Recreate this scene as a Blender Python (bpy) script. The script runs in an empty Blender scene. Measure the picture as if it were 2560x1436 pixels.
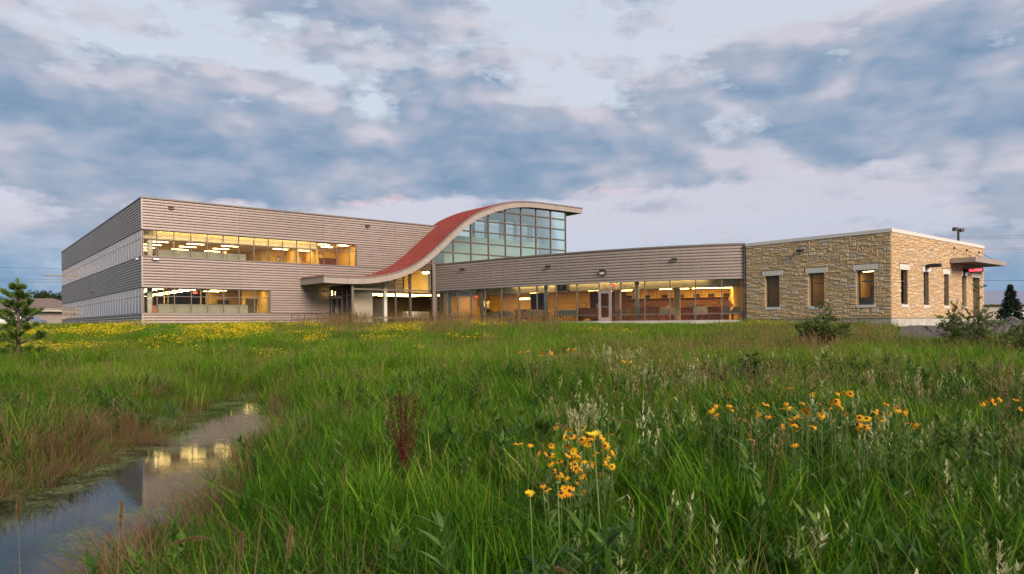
import bpy, math, random
import numpy as np
from mathutils import Vector, Matrix

random.seed(7)
RNG = np.random.default_rng(7)
SC = bpy.context.scene
COL = SC.collection
R = math.radians

# ------------------------------------------------------------------ camera
FOC = 1715.0                      # focal length in pixels of a 2560 wide frame
ROLL = R(0.45)
cam_d = bpy.data.cameras.new('camera')
cam_d.sensor_width = 36.0
cam_d.lens = 36.0 * FOC / 2560.0
cam_d.shift_y = 90.8 / 2560.0
cam_d.clip_start = 0.05
cam_d.clip_end = 6000.0
cam = bpy.data.objects.new('camera', cam_d)
COL.objects.link(cam)
cam.rotation_euler = (Matrix.Rotation(R(90), 3, 'X') @ Matrix.Rotation(-ROLL, 3, 'Z')).to_euler()
SC.camera = cam

# ------------------------------------------------------------------ world: twilight sky with broken cloud
SUN_AZ = math.atan2(0.515, -0.857)      # from +Y towards +X: low in the west, right of and behind the camera
SUN_EL = R(26)
world = bpy.data.worlds.new('World')
SC.world = world
world.use_nodes = True
wn, wl = world.node_tree.nodes, world.node_tree.links
wn.clear()


def WN(kind, **kw):
    n = wn.new(kind)
    for k, val in kw.items():
        setattr(n, k, val)
    return n


def wmath(op, a, b=None, c=None, clamp=False):
    n = WN('ShaderNodeMath', operation=op, use_clamp=clamp)
    for i, x in enumerate((a, b, c)):
        if x is None:
            continue
        if isinstance(x, (int, float)):
            n.inputs[i].default_value = x
        else:
            wl.new(x, n.inputs[i])
    return n.outputs[0]


def wramp(fac, stops, mode='EASE'):
    n = WN('ShaderNodeValToRGB')
    n.color_ramp.interpolation = mode
    el = n.color_ramp.elements
    while len(el) < len(stops):
        el.new(0.5)
    for e, (p, c) in zip(el, stops):
        e.position = p
        e.color = (c, c, c, 1) if isinstance(c, (int, float)) else (*c, 1)
    wl.new(fac, n.inputs[0])
    return n.outputs[0]


def wmix(fac, a, b):
    n = WN('ShaderNodeMix', data_type='RGBA')
    for i, x in ((0, fac), (6, a), (7, b)):
        if isinstance(x, (int, float)):
            n.inputs[i].default_value = x
        elif isinstance(x, tuple):
            n.inputs[i].default_value = (*x, 1)
        else:
            wl.new(x, n.inputs[i])
    return n.outputs[2]


tc = WN('ShaderNodeTexCoord')
sep = WN('ShaderNodeSeparateXYZ')
wl.new(tc.outputs['Generated'], sep.inputs[0])
dx, dy, dz = sep.outputs

def wnoise(scale, detail, rough, loc, up=0.0, dist=0.0, zs=2.9):
    m = WN('ShaderNodeMapping')
    m.inputs['Location'].default_value = (loc[0], loc[1], loc[2] + up * zs)
    m.inputs['Scale'].default_value = (1.0, 1.0, zs)
    wl.new(tc.outputs['Generated'], m.inputs[0])
    n = WN('ShaderNodeTexNoise')
    n.inputs['Scale'].default_value = scale
    n.inputs['Detail'].default_value = detail
    n.inputs['Roughness'].default_value = rough
    n.inputs['Distortion'].default_value = dist
    wl.new(m.outputs[0], n.inputs['Vector'])
    return n.outputs['Fac']


CL = (7.7, 0.2, 6.2)


def cloud_noise(up, det):
    big = wnoise(3.2, 2, 0.5, CL, up)
    mid = wnoise(7.5, det, 0.58, (CL[2], CL[0], CL[1]), up, 0.1, 2.1)
    # rounded billows: folded noise
    puf = wmath('ABSOLUTE', wmath('SUBTRACT', wnoise(12.0, max(det - 2, 1), 0.5, (CL[1], CL[2], CL[0]), up, 0.0, 1.7), 0.5))
    return wmath('SUBTRACT', wmath('ADD', wmath('MULTIPLY', wmath('SUBTRACT', big, 0.5), 0.85), wmath('MULTIPLY', wmath('SUBTRACT', mid, 0.5), 0.95)),
                 wmath('MULTIPLY', wmath('SUBTRACT', puf, 0.09), 0.85))


n_fin = wnoise(24.0, 5, 0.6, (1.3, 5.2, 0.4))
q = wmath('SUBTRACT', dz, wmath('MULTIPLY', dx, 0.045))
ql = wmath('ADD', dz, wmath('MULTIPLY', dx, 0.03))
# cloud amount by height: pale gap above the roofs, heavy band, broken cloud overhead
bias = wramp(q, [(0.0, 0.52), (0.07, 0.49), (0.12, 0.44), (0.165, 0.46), (0.205, 0.78), (0.275, 0.78), (0.32, 0.60), (0.37, 0.46), (0.70, 0.46)])
streak = wmath('MULTIPLY', wmath('SUBTRACT', wnoise(4.0, 5, 0.55, (3.3, 6.1, 1.9), 0, 0.0, 6.0), 0.5), 0.75)
dens = wmath('ADD', cloud_noise(0.0, 6), wmath('ADD', bias, streak))
dens_up = wmath('ADD', cloud_noise(0.028, 3), wmath('ADD', bias, streak))     # how much cloud hangs just above: bases go dark, tops stay pale
mask = wramp(wmath('ADD', dens, wmath('MULTIPLY', wmath('SUBTRACT', n_fin, 0.5), 0.14)), [(0.42, 0.0), (0.50, 0.5), (0.60, 1.0)], 'EASE')
clear = wramp(q, [(0.0, (0.40, 0.50, 0.68)), (0.08, (0.50, 0.54, 0.66)), (0.15, (0.57, 0.555, 0.64)), (0.30, (0.60, 0.64, 0.72)), (0.6, (0.57, 0.63, 0.74))])
pinkm = wmath('MULTIPLY', wramp(q, [(0.165, 0.0), (0.19, 1.0), (0.205, 1.0), (0.23, 0.0)]), wramp(wnoise(9.0, 3, 0.5, (2.0, 0.7, 9.1), 0, 0, 5.0), [(0.50, 0.0), (0.66, 0.65)]))
clear = wmix(pinkm, clear, (0.86, 0.50, 0.48))
dens_lo = wmath('ADD', cloud_noise(0.0, 3), wmath('ADD', bias, streak))
base_f = wmath('ADD', wmath('MULTIPLY', wmath('SUBTRACT', dens_up, dens_lo), 1.5), wmath('SUBTRACT', wmath('ADD', wmath('MULTIPLY', dens_lo, 0.65), wmath('MULTIPLY', dens, 0.35)), 0.30), None, True)
body = wramp(base_f, [(0.05, (0.53, 0.52, 0.59)), (0.30, (0.36, 0.40, 0.50)), (0.58, (0.235, 0.32, 0.445)), (0.95, (0.155, 0.26, 0.39))], 'LINEAR')
edge = wmath('MULTIPLY', wramp(n_fin, [(0.45, 0.0), (0.75, 1.0)]), 0.20)
body = wmix(edge, body, (0.44, 0.47, 0.56))
cloud_col = wmix(mask, clear, body)
# distant blue haze bank low on the horizon
low = wmath('MULTIPLY', wramp(ql, [(0.0, 1.0), (0.055, 0.95), (0.115, 0.0)]), wramp(wmath('ADD', dens, 0.0), [(0.25, 0.55), (0.60, 1.0)]))
cloud_col = wmix(wmath('MULTIPLY', low, 0.85), cloud_col, (0.165, 0.30, 0.475))
sky = WN('ShaderNodeTexSky', sky_type='NISHITA')
sky.sun_disc = False
sky.sun_elevation = SUN_EL
sky.sun_rotation = SUN_AZ
sky.air_density = 1.0
sky.dust_density = 1.5
bg_sky = WN('ShaderNodeBackground')
bg_sky.inputs['Strength'].default_value = 0.10
wl.new(sky.outputs[0], bg_sky.inputs['Color'])
bg_cl = WN('ShaderNodeBackground')
bg_cl.inputs['Strength'].default_value = 1.0
wl.new(cloud_col, bg_cl.inputs['Color'])
mixs = WN('ShaderNodeMixShader')
wl.new(wramp(mask, [(0.0, 0.86), (1.0, 0.98)], 'LINEAR'), mixs.inputs[0])
wl.new(bg_sky.outputs[0], mixs.inputs[1])
wl.new(bg_cl.outputs[0], mixs.inputs[2])
wout = WN('ShaderNodeOutputWorld')
world.cycles.sampling_method = 'MANUAL'
world.cycles.sample_map_resolution = 512
wl.new(mixs.outputs[0], wout.inputs['Surface'])

# ------------------------------------------------------------------ sun: last warm glow of the western sky
sun_d = bpy.data.lights.new('sun', 'SUN')
sun_d.energy = 4.2
sun_d.angle = R(24)
sun_d.color = (1.0, 0.80, 0.66)
sun = bpy.data.objects.new('sun', sun_d)
COL.objects.link(sun)
sdir = Vector((math.sin(SUN_AZ) * math.cos(SUN_EL), math.cos(SUN_AZ) * math.cos(SUN_EL), math.sin(SUN_EL)))
sun.rotation_euler = sdir.to_track_quat('Z', 'Y').to_euler()

SC.view_settings.view_transform = 'Standard'
SC.view_settings.look = 'None'
SC.view_settings.gamma = 1.0
SC.view_settings.exposure = 0.22
SC.view_settings.use_curve_mapping = False
SC.render.engine = 'CYCLES'
cy = SC.cycles
cy.use_denoising = True
cy.use_adaptive_sampling = True
cy.adaptive_threshold = 0.02
cy.adaptive_min_samples = 24
cy.max_bounces = 6
cy.diffuse_bounces = 4
cy.glossy_bounces = 3
cy.transmission_bounces = 3
cy.transparent_max_bounces = 24
cy.sample_clamp_indirect = 4.0
cy.caustics_reflective = False
cy.caustics_refractive = False

# ------------------------------------------------------------------ materials
MATS = {}


class Mat:
    """A small builder around a material's node tree."""

    def __init__(self, name):
        self.m = bpy.data.materials.new(name)
        self.m.use_nodes = True
        self.t = self.m.node_tree
        self.n, self.l = self.t.nodes, self.t.links
        self.b = self.n['Principled BSDF']
        self.out = self.n['Material Output']
        MATS[name] = self.m

    def node(self, kind, **kw):
        n = self.n.new(kind)
        for k, val in kw.items():
            setattr(n, k, val)
        return n

    def set(self, **kw):
        for k, val in kw.items():
            s = self.b.inputs[k.replace('_', ' ')]
            if hasattr(val, 'is_linked'):
                self.l.new(val, s)
            else:
                s.default_value = (*val, 1) if isinstance(val, tuple) and len(val) == 3 else val
        return self

    def noise(self, scale, detail=4, rough=0.55, stretch=(1, 1, 1), coord='Object'):
        if coord == 'World':
            src = self.node('ShaderNodeNewGeometry').outputs['Position']
        else:
            src = self.node('ShaderNodeTexCoord').outputs[coord]
        mp = self.node('ShaderNodeMapping')
        mp.inputs['Scale'].default_value = stretch
        self.l.new(src, mp.inputs[0])
        n = self.node('ShaderNodeTexNoise')
        n.inputs['Scale'].default_value = scale
        n.inputs['Detail'].default_value = detail
        n.inputs['Roughness'].default_value = rough
        self.l.new(mp.outputs[0], n.inputs['Vector'])
        return n.outputs['Fac']

    def ramp(self, fac, stops, mode='LINEAR'):
        n = self.node('ShaderNodeValToRGB')
        n.color_ramp.interpolation = mode
        el = n.color_ramp.elements
        while len(el) < len(stops):
            el.new(0.5)
        for e, (p, c) in zip(el, stops):
            e.position = p
            e.color = (c, c, c, 1) if isinstance(c, (int, float)) else (*c, 1)
        self.l.new(fac, n.inputs[0])
        return n.outputs[0]

    def mix(self, fac, a, b, blend='MIX'):
        n = self.node('ShaderNodeMix', data_type='RGBA', blend_type=blend)
        for i, x in ((0, fac), (6, a), (7, b)):
            if isinstance(x, (int, float)):
                n.inputs[i].default_value = x
            elif isinstance(x, tuple):
                n.inputs[i].default_value = (*x, 1)
            else:
                self.l.new(x, n.inputs[i])
        return n.outputs[2]

    def math(self, op, a, b=0.0, clamp=False):
        n = self.node('ShaderNodeMath', operation=op, use_clamp=clamp)
        for i, x in enumerate((a, b)):
            if isinstance(x, (int, float)):
                n.inputs[i].default_value = x
            else:
                self.l.new(x, n.inputs[i])
        return n.outputs[0]

    def attr(self, name, kind='GEOMETRY', out='Fac'):
        return self.node('ShaderNodeAttribute', attribute_name=name, attribute_type=kind).outputs[out]

    def rand(self):
        return self.node('ShaderNodeObjectInfo').outputs['Random']

    def bump(self, h, strength=0.3, dist=0.02):
        n = self.node('ShaderNodeBump')
        n.inputs['Strength'].default_value = strength
        n.inputs['Distance'].default_value = dist
        self.l.new(h, n.inputs['Height'])
        self.l.new(n.outputs[0], self.b.inputs['Normal'])
        return self

    def surface(self, sock):
        self.l.new(sock, self.out.inputs['Surface'])
        return self


def plain(name, col, rough=0.6, metal=0.0, var=0.12, scale=3.0, bump=0.0):
    m = Mat(name)
    lo = tuple(c * (1 - var) for c in col)
    hi = tuple(min(1, c * (1 + var)) for c in col)
    m.set(Base_Color=m.ramp(m.noise(scale, 5, 0.6), [(0.3, lo), (0.7, hi)]), Roughness=rough, Metallic=metal)
    if bump:
        m.bump(m.noise(scale * 8, 4), bump, 0.01)
    return m.m


def glow(name, col, strength):
    m = Mat(name)
    m.set(Base_Color=(0.9, 0.9, 0.85), Emission_Color=col, Emission_Strength=strength)
    return m.m


def glass(name, tint, base=0.06, ior=1.5, rough=0.0, refl=(1, 1, 1)):
    """Thin pane: lets light straight through and mirrors more at grazing angles."""
    m = Mat(name)
    tr = m.node('ShaderNodeBsdfTransparent')
    tr.inputs[0].default_value = (*tint, 1)
    gl = m.node('ShaderNodeBsdfGlossy')
    gl.inputs['Roughness'].default_value = rough
    gl.inputs['Color'].default_value = (*refl, 1)
    fr = m.node('ShaderNodeFresnel')
    fr.inputs[0].default_value = ior
    f = m.math('ADD', fr.outputs[0], base, True)
    mx = m.node('ShaderNodeMixShader')
    m.l.new(f, mx.inputs[0])
    m.l.new(tr.outputs[0], mx.inputs[1])
    m.l.new(gl.outputs[0], mx.inputs[2])
    return m.surface(mx.outputs[0]).m


def cladding_mat():
    m = Mat('cladding')
    n1 = m.noise(0.5, 3, 0.5, (0.25, 0.25, 9.0))
    n2 = m.noise(1.6, 5, 0.6, (0.4, 0.4, 3.0))
    c = m.ramp(n1, [(0.30, (0.33, 0.265, 0.225)), (0.55, (0.37, 0.30, 0.255)), (0.75, (0.41, 0.335, 0.29))])
    c = m.mix(0.35, c, m.ramp(n2, [(0.35, (0.31, 0.25, 0.215)), (0.7, (0.40, 0.33, 0.29))]))
    st = m.ramp(m.noise(2.2, 5, 0.65, (2.0, 2.0, 0.12)), [(0.35, 0.96), (0.65, 1.03)])
    c = m.mix(1.0, c, st, 'MULTIPLY')
    c = m.mix(1.0, c, m.ramp(m.rand(), [(0.0, 0.92), (1.0, 1.06)]), 'MULTIPLY')
    m.set(Base_Color=c, Roughness=m.ramp(n2, [(0.3, 0.36), (0.7, 0.52)]), Metallic=0.25)


cladding_mat()
plain('trim', (0.20, 0.165, 0.14), 0.5, 0.2)
plain('flashing', (0.36, 0.33, 0.31), 0.45, 0.3)
plain('frame', (0.185, 0.145, 0.112), 0.5, 0.2)
plain('dark_frame', (0.12, 0.095, 0.075), 0.45, 0.2)
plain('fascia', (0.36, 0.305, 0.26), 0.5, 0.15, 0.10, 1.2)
plain('coping', (0.66, 0.62, 0.55), 0.5, 0.0, 0.05)
plain('limestone', (0.62, 0.58, 0.51), 0.8, 0, 0.07, 6, 0.2)
plain('mortar', (0.42, 0.32, 0.20), 0.9)
plain('roof_deck', (0.16, 0.155, 0.15), 0.85)
plain('black', (0.015, 0.014, 0.013), 0.5)
plain('steel', (0.55, 0.55, 0.55), 0.35, 0.8)
plain('rail', (0.05, 0.04, 0.035), 0.5, 0.3)
plain('cream_wall', (0.74, 0.62, 0.38), 0.8, 0, 0.03)
plain('yellow_wall', (0.72, 0.49, 0.15), 0.8, 0, 0.04)
plain('pale_wall', (0.66, 0.66, 0.60), 0.8, 0, 0.04)
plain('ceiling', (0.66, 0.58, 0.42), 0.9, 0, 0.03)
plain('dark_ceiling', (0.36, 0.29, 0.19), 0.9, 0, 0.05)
plain('carpet', (0.30, 0.22, 0.13), 0.95)
plain('partition', (0.33, 0.31, 0.23), 0.9, 0, 0.06)
plain('dark_wall', (0.10, 0.075, 0.05), 0.8)
plain('brown_panel', (0.20, 0.10, 0.045), 0.7)
plain('brown_door', (0.17, 0.06, 0.03), 0.5)
plain('wood', (0.42, 0.14, 0.03), 0.45, 0, 0.25, 5)
plain('column', (0.52, 0.50, 0.42), 0.6)
plain('concrete_panel', (0.36, 0.32, 0.25), 0.85, 0, 0.1, 2)
plain('fabric', (0.52, 0.42, 0.25), 0.9, 0, 0.35, 14)
plain('paper', (0.70, 0.62, 0.45), 0.8)
plain('asphalt', (0.085, 0.072, 0.072), 0.9, 0, 0.18, 1.5, 0.3)
plain('kerb', (0.58, 0.57, 0.53), 0.85)
plain('rock', (0.10, 0.075, 0.07), 0.9, 0, 0.25, 4, 0.4)
plain('bark', (0.10, 0.075, 0.055), 0.95, 0, 0.3, 12, 0.5)
plain('house_wall', (0.36, 0.30, 0.25), 0.85)
plain('house_roof', (0.17, 0.12, 0.10), 0.9)
plain('house_trim', (0.55, 0.48, 0.42), 0.7)
plain('shed_roof', (0.20, 0.22, 0.30), 0.5, 0.2)
plain('shed_wall', (0.34, 0.30, 0.25), 0.8)
plain('white_paint', (0.72, 0.72, 0.72), 0.4, 0, 0.03)
plain('wire', (0.03, 0.035, 0.045), 0.6)
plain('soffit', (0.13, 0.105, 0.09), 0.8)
glow('tube_light', (1.0, 0.68, 0.25), 24.0)
glow('cove_light', (1.0, 0.78, 0.44), 15.0)
glow('lobby_light', (1.0, 0.66, 0.24), 10.0)
glow('room_light', (1.0, 0.58, 0.15), 60.0)
glow('exit_red', (1.0, 0.05, 0.03), 1.2)
glow('led_red', (1.0, 0.02, 0.06), 6.0)
glass('window_glass', (0.95, 0.96, 0.93), 0.0, 1.28)
glass('side_glass', (0.86, 0.90, 0.90), 0.12)
glass('gable_glass', (0.72, 0.88, 0.80), 0.22, 1.45, 0.0, (0.84, 0.98, 0.90))
glass('dark_glass', (0.55, 0.55, 0.52), 0.07)


def concrete_mat():
    m = Mat('concrete')
    c = m.ramp(m.noise(1.2, 6, 0.65), [(0.3, (0.36, 0.34, 0.30)), (0.7, (0.52, 0.50, 0.45))])
    st = m.ramp(m.noise(1.6, 4, 0.5, (2.2, 2.2, 0.5)), [(0.56, 0.0), (0.68, 0.55)])
    c = m.mix(st, c, (0.42, 0.47, 0.35))
    st2 = m.ramp(m.noise(2.3, 5, 0.6, (3, 3, 0.4)), [(0.58, 0.0), (0.7, 0.4)])
    c = m.mix(st2, c, (0.33, 0.22, 0.13))
    m.set(Base_Color=c, Roughness=0.85)
    m.bump(m.noise(25, 4), 0.2, 0.01)


concrete_mat()


def stone_mat():
    m = Mat('stone')
    t = m.attr('tint')
    c = m.ramp(t, [(0.0, (0.48, 0.325, 0.165)), (0.22, (0.53, 0.375, 0.205)), (0.45, (0.56, 0.41, 0.24)), (0.62, (0.52, 0.35, 0.165)),
                   (0.78, (0.50, 0.385, 0.255)), (0.90, (0.455, 0.375, 0.285)), (1.0, (0.57, 0.445, 0.29))])
    n = m.ramp(m.noise(5, 6, 0.65), [(0.3, 0.84), (0.7, 1.20)])
    c = m.mix(1.0, c, n, 'MULTIPLY')
    st = m.ramp(m.noise(2.0, 4, 0.6), [(0.60, 0.0), (0.72, 0.4)])
    c = m.mix(st, c, (0.40, 0.25, 0.09))
    m.set(Base_Color=c, Roughness=0.9)
    m.bump(m.noise(22, 6, 0.7), 0.55, 0.03)


stone_mat()


def red_roof_mat():
    m = Mat('red_roof')
    c = m.ramp(m.noise(1.1, 4, 0.5), [(0.3, (0.150, 0.017, 0.010)), (0.7, (0.190, 0.024, 0.014))])
    m.set(Base_Color=c, Roughness=0.50, Metallic=0.0)
    m.b.inputs['Specular IOR Level'].default_value = 0.35
    m.bump(m.noise(0.8, 2), 0.06, 0.05)


red_roof_mat()


def leafy(name, stops, scale=0.35, trans=0.35, attr=None, rough=0.6, spec=0.25, tip=None):
    """Foliage: colour by patch over the ground and by plant, light passing partly through the blade."""
    m = Mat(name)
    big = m.noise(scale, 3, 0.5, coord='World')
    tint = m.attr('tint', 'INSTANCER') if attr == 'inst' else (m.rand() if attr is None else m.attr(attr))
    f = m.math('ADD', m.math('MULTIPLY', big, 0.75), m.math('MULTIPLY', tint, 0.35 if attr == 'inst' else 0.5))
    if attr == 'inst':
        f = m.math('ADD', f, m.math('MULTIPLY', m.math('SUBTRACT', m.attr('btint'), 0.35), 0.55))
    c = m.ramp(m.math('SUBTRACT', f, 0.12), stops)
    if tip:
        c = m.mix(m.ramp(m.attr('along'), [(tip[0], 0.0), (1.0, tip[1])]), c, tip[2])
    m.set(Base_Color=c, Roughness=rough)
    m.b.inputs['Specular IOR Level'].default_value = spec
    tl = m.node('ShaderNodeBsdfTranslucent')
    m.l.new(m.mix(0.25, c, (0.16, 0.20, 0.02)), tl.inputs[0])
    mx = m.node('ShaderNodeMixShader')
    mx.inputs[0].default_value = trans
    m.l.new(m.b.outputs[0], mx.inputs[1])
    m.l.new(tl.outputs[0], mx.inputs[2])
    m.surface(mx.outputs[0])
    return m.m


G1 = [(0.12, (0.014, 0.058, 0.003)), (0.38, (0.044, 0.145, 0.005)), (0.62, (0.120, 0.255, 0.009)), (0.80, (0.215, 0.320, 0.020)), (0.93, (0.34, 0.31, 0.11))]
leafy('grass_blade', G1, 0.30, 0.35, 'inst', 0.6, 0.12)
leafy('mid_blade', [(0.10, (0.045, 0.125, 0.006)), (0.40, (0.105, 0.235, 0.010)), (0.65, (0.185, 0.285, 0.018)), (0.90, (0.235, 0.255, 0.050))], 0.16, 0.35, 'inst', 0.6, 0.12)
leafy('lawn_blade', [(0.15, (0.070, 0.185, 0.006)), (0.5, (0.140, 0.270, 0.010)), (0.85, (0.230, 0.320, 0.020))], 0.12, 0.35, 'inst', 0.6, 0.12)
leafy('dry_blade', [(0.2, (0.15, 0.085, 0.040)), (0.5, (0.22, 0.125, 0.060)), (0.8, (0.17, 0.135, 0.055))], 0.8, 0.3, 'inst')
leafy('seed_blade', [(0.2, (0.18, 0.13, 0.045)), (0.5, (0.26, 0.15, 0.065)), (0.8, (0.34, 0.25, 0.12))], 0.5, 0.3, 'inst')
leafy('weed_leaf', [(0.15, (0.030, 0.085, 0.010)), (0.5, (0.075, 0.160, 0.018)), (0.85, (0.160, 0.240, 0.05))], 0.8, 0.35, 'inst', 0.55, 0.25)
leafy('pale_leaf', [(0.2, (0.24, 0.30, 0.10)), (0.5, (0.42, 0.44, 0.20)), (0.8, (0.58, 0.56, 0.32))], 0.8, 0.35, 'inst')
leafy('broad_leaf', [(0.2, (0.030, 0.085, 0.012)), (0.8, (0.070, 0.140, 0.022))], 1.5, 0.35, None, 0.45, 0.4)
leafy('flower_stem', [(0.2, (0.10, 0.17, 0.04)), (0.8, (0.15, 0.22, 0.06))], 1.5, 0.2)
leafy('petal', [(0.2, (0.66, 0.27, 0.006)), (0.5, (0.78, 0.38, 0.008)), (0.8, (0.82, 0.47, 0.012))], 3.0, 0.3)
leafy('yellow_petal', [(0.2, (0.80, 0.55, 0.02)), (0.8, (0.85, 0.64, 0.04))], 3.0, 0.3)
leafy('far_petal', [(0.2, (0.72, 0.50, 0.010)), (0.8, (0.85, 0.68, 0.02))], 0.6, 0.3, 'inst')
leafy('dock_seed', [(0.2, (0.030, 0.007, 0.006)), (0.8, (0.080, 0.018, 0.012))], 4.0, 0.1)
leafy('foxtail', [(0.2, (0.15, 0.105, 0.045)), (0.8, (0.27, 0.20, 0.095))], 4.0, 0.25)
leafy('pine_needle', [(0.2, (0.060, 0.130, 0.024)), (0.5, (0.120, 0.205, 0.036)), (0.8, (0.185, 0.265, 0.050))], 1.1, 0.25, 'tint')
leafy('spruce_needle', [(0.2, (0.012, 0.030, 0.020)), (0.8, (0.030, 0.055, 0.035))], 0.8, 0.15, 'tint')
leafy('tree_leaf', [(0.2, (0.014, 0.030, 0.010)), (0.5, (0.026, 0.052, 0.014)), (0.8, (0.045, 0.075, 0.020))], 0.25, 0.3, 'tint')
leafy('shrub_leaf', [(0.2, (0.050, 0.095, 0.018)), (0.5, (0.095, 0.145, 0.026)), (0.8, (0.160, 0.190, 0.050))], 1.2, 0.35, 'tint')
leafy('rust_leaf', [(0.2, (0.14, 0.055, 0.025)), (0.8, (0.20, 0.09, 0.04))], 1.2, 0.3, 'tint')
plain('flower_cone', (0.022, 0.010, 0.007), 0.85, 0, 0.3, 40)


def ground_mat():
    m = Mat('ground_soil')
    a = m.noise(0.25, 4, 0.55, coord='World')
    b = m.noise(3.5, 6, 0.65, coord='World')
    c = m.ramp(a, [(0.35, (0.030, 0.058, 0.010)), (0.6, (0.050, 0.080, 0.014)), (0.8, (0.070, 0.085, 0.022))])
    c = m.mix(m.ramp(b, [(0.45, 0.0), (0.7, 0.6)]), c, (0.045, 0.035, 0.018))
    m.set(Base_Color=c, Roughness=0.95)
    m.bump(b, 0.6, 0.08)


ground_mat()


def water_mat():
    m = Mat('creek_water')
    alg = m.math('MULTIPLY', m.ramp(m.noise(1.7, 8, 0.70, (1.0, 1.3, 1), 'World'), [(0.42, 0.0), (0.56, 1.0)]),
                 m.ramp(m.noise(22.0, 6, 0.75, (1, 1.8, 1), 'World'), [(0.40, 0.0), (0.58, 1.0)]))
    edge = m.attr('edge')
    alg = m.math('MULTIPLY', alg, m.ramp(edge, [(0.05, 0.10), (0.55, 1.0)]))
    m.set(Base_Color=(0.010, 0.013, 0.010), Roughness=0.035, IOR=1.33)
    m.b.inputs['Specular IOR Level'].default_value = 0.8
    m.bump(m.noise(5.0, 5, 0.6, (1.0, 2.2, 1), 'World'), 0.022, 0.02)
    d = m.node('ShaderNodeBsdfDiffuse')
    m.l.new(m.ramp(m.noise(14, 4, coord='World'), [(0.3, (0.10, 0.14, 0.045)), (0.7, (0.24, 0.29, 0.13))]), d.inputs[0])
    mx = m.node('ShaderNodeMixShader')
    m.l.new(m.math('MULTIPLY', alg, 0.85), mx.inputs[0])
    m.l.new(m.b.outputs[0], mx.inputs[1])
    m.l.new(d.outputs[0], mx.inputs[2])
    m.surface(mx.outputs[0])


water_mat()

# ------------------------------------------------------------------ mesh helpers


def new_obj(name, me, parent=None, loc=(0, 0, 0)):
    o = bpy.data.objects.new(name, me)
    COL.objects.link(o)
    o.parent = parent
    o.location = loc
    return o


def tag(o, label, cat, group=None, kind=None):
    o['label'] = label
    o['category'] = cat
    if group:
        o['group'] = group
    if kind:
        o['kind'] = kind
    return o


def thing(name, label, cat, loc=(0, 0, 0), rz=0.0, group=None):
    o = bpy.data.objects.new(name, None)
    COL.objects.link(o)
    o.empty_display_size = 0.2
    o.location = loc
    o.rotation_euler = (0, 0, rz)
    return tag(o, label, cat, group)


class MB:
    """Collects faces; build() turns them into one mesh object."""

    def __init__(self):
        self.v, self.f, self.t = [], [], []

    def face(self, pts, tint=0.5):
        i = len(self.v)
        self.v.extend(pts)
        self.f.append(tuple(range(i, i + len(pts))))
        self.t.extend([tint] * len(pts))

    def grid(self, rows):
        """Skin between successive rows of points."""
        i = len(self.v)
        n = len(rows[0])
        for r in rows:
            self.v.extend(r)
            self.t.extend([0.5] * n)
        for a in range(len(rows) - 1):
            for b in range(n - 1):
                p = i + a * n + b
                self.f.append((p, p + 1, p + n + 1, p + n))

    def box(self, x0, x1, y0, y1, z0, z1):
        i = len(self.v)
        self.v += [(x0, y0, z0), (x1, y0, z0), (x1, y1, z0), (x0, y1, z0), (x0, y0, z1), (x1, y0, z1), (x1, y1, z1), (x0, y1, z1)]
        self.t += [0.5] * 8
        for q4 in ((0, 3, 2, 1), (4, 5, 6, 7), (0, 1, 5, 4), (1, 2, 6, 5), (2, 3, 7, 6), (3, 0, 4, 7)):
            self.f.append(tuple(i + k for k in q4))
        return self

    def prism(self, poly, z0, z1):
        """Vertical prism over a plan polygon (counter-clockwise)."""
        i, n = len(self.v), len(poly)
        self.v += [(p[0], p[1], z0) for p in poly] + [(p[0], p[1], z1) for p in poly]
        self.t += [0.5] * (2 * n)
        self.f.append(tuple(i + k for k in range(n - 1, -1, -1)))
        self.f.append(tuple(i + n + k for k in range(n)))
        for k in range(n):
            j = (k + 1) % n
            self.f.append((i + k, i + j, i + n + j, i + n + k))
        return self

    def tube(self, pts, rad, n=6, tint=0.5):
        pts = [Vector(p) for p in pts]
        if isinstance(rad, (int, float)):
            rad = [rad] * len(pts)
        i = len(self.v)
        for k, p in enumerate(pts):
            d = (pts[min(k + 1, len(pts) - 1)] - pts[max(k - 1, 0)]).normalized()
            a = d.orthogonal().normalized() if abs(d.z) < 0.9 else (Vector((1, 0, 0)) - d * d.x).normalized()
            b = d.cross(a)
            for j in range(n):
                t = 2 * math.pi * j / n
                self.v.append(tuple(p + (a * math.cos(t) + b * math.sin(t)) * rad[k]))
                self.t.append(tint)
        for k in range(len(pts) - 1):
            for j in range(n):
                j2 = (j + 1) % n
                self.f.append((i + k * n + j, i + k * n + j2, i + (k + 1) * n + j2, i + (k + 1) * n + j))
        self.f.append(tuple(i + j for j in range(n - 1, -1, -1)))
        self.f.append(tuple(i + (len(pts) - 1) * n + j for j in range(n)))
        return self

    def mesh(self, name, mat, smooth=False):
        me = bpy.data.meshes.new(name)
        me.from_pydata(self.v, [], self.f)
        me.materials.append(MATS[mat] if isinstance(mat, str) else mat)
        at = me.attributes.new('tint', 'FLOAT', 'POINT')
        at.data.foreach_set('value', np.asarray(self.t, dtype=np.float32))
        if smooth:
            me.polygons.foreach_set('use_smooth', [True] * len(me.polygons))
        return me

    def build(self, name, mat, parent=None, smooth=False, loc=(0, 0, 0)):
        return new_obj(name, self.mesh(name, mat, smooth), parent, loc)


UNIT = {}


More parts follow.
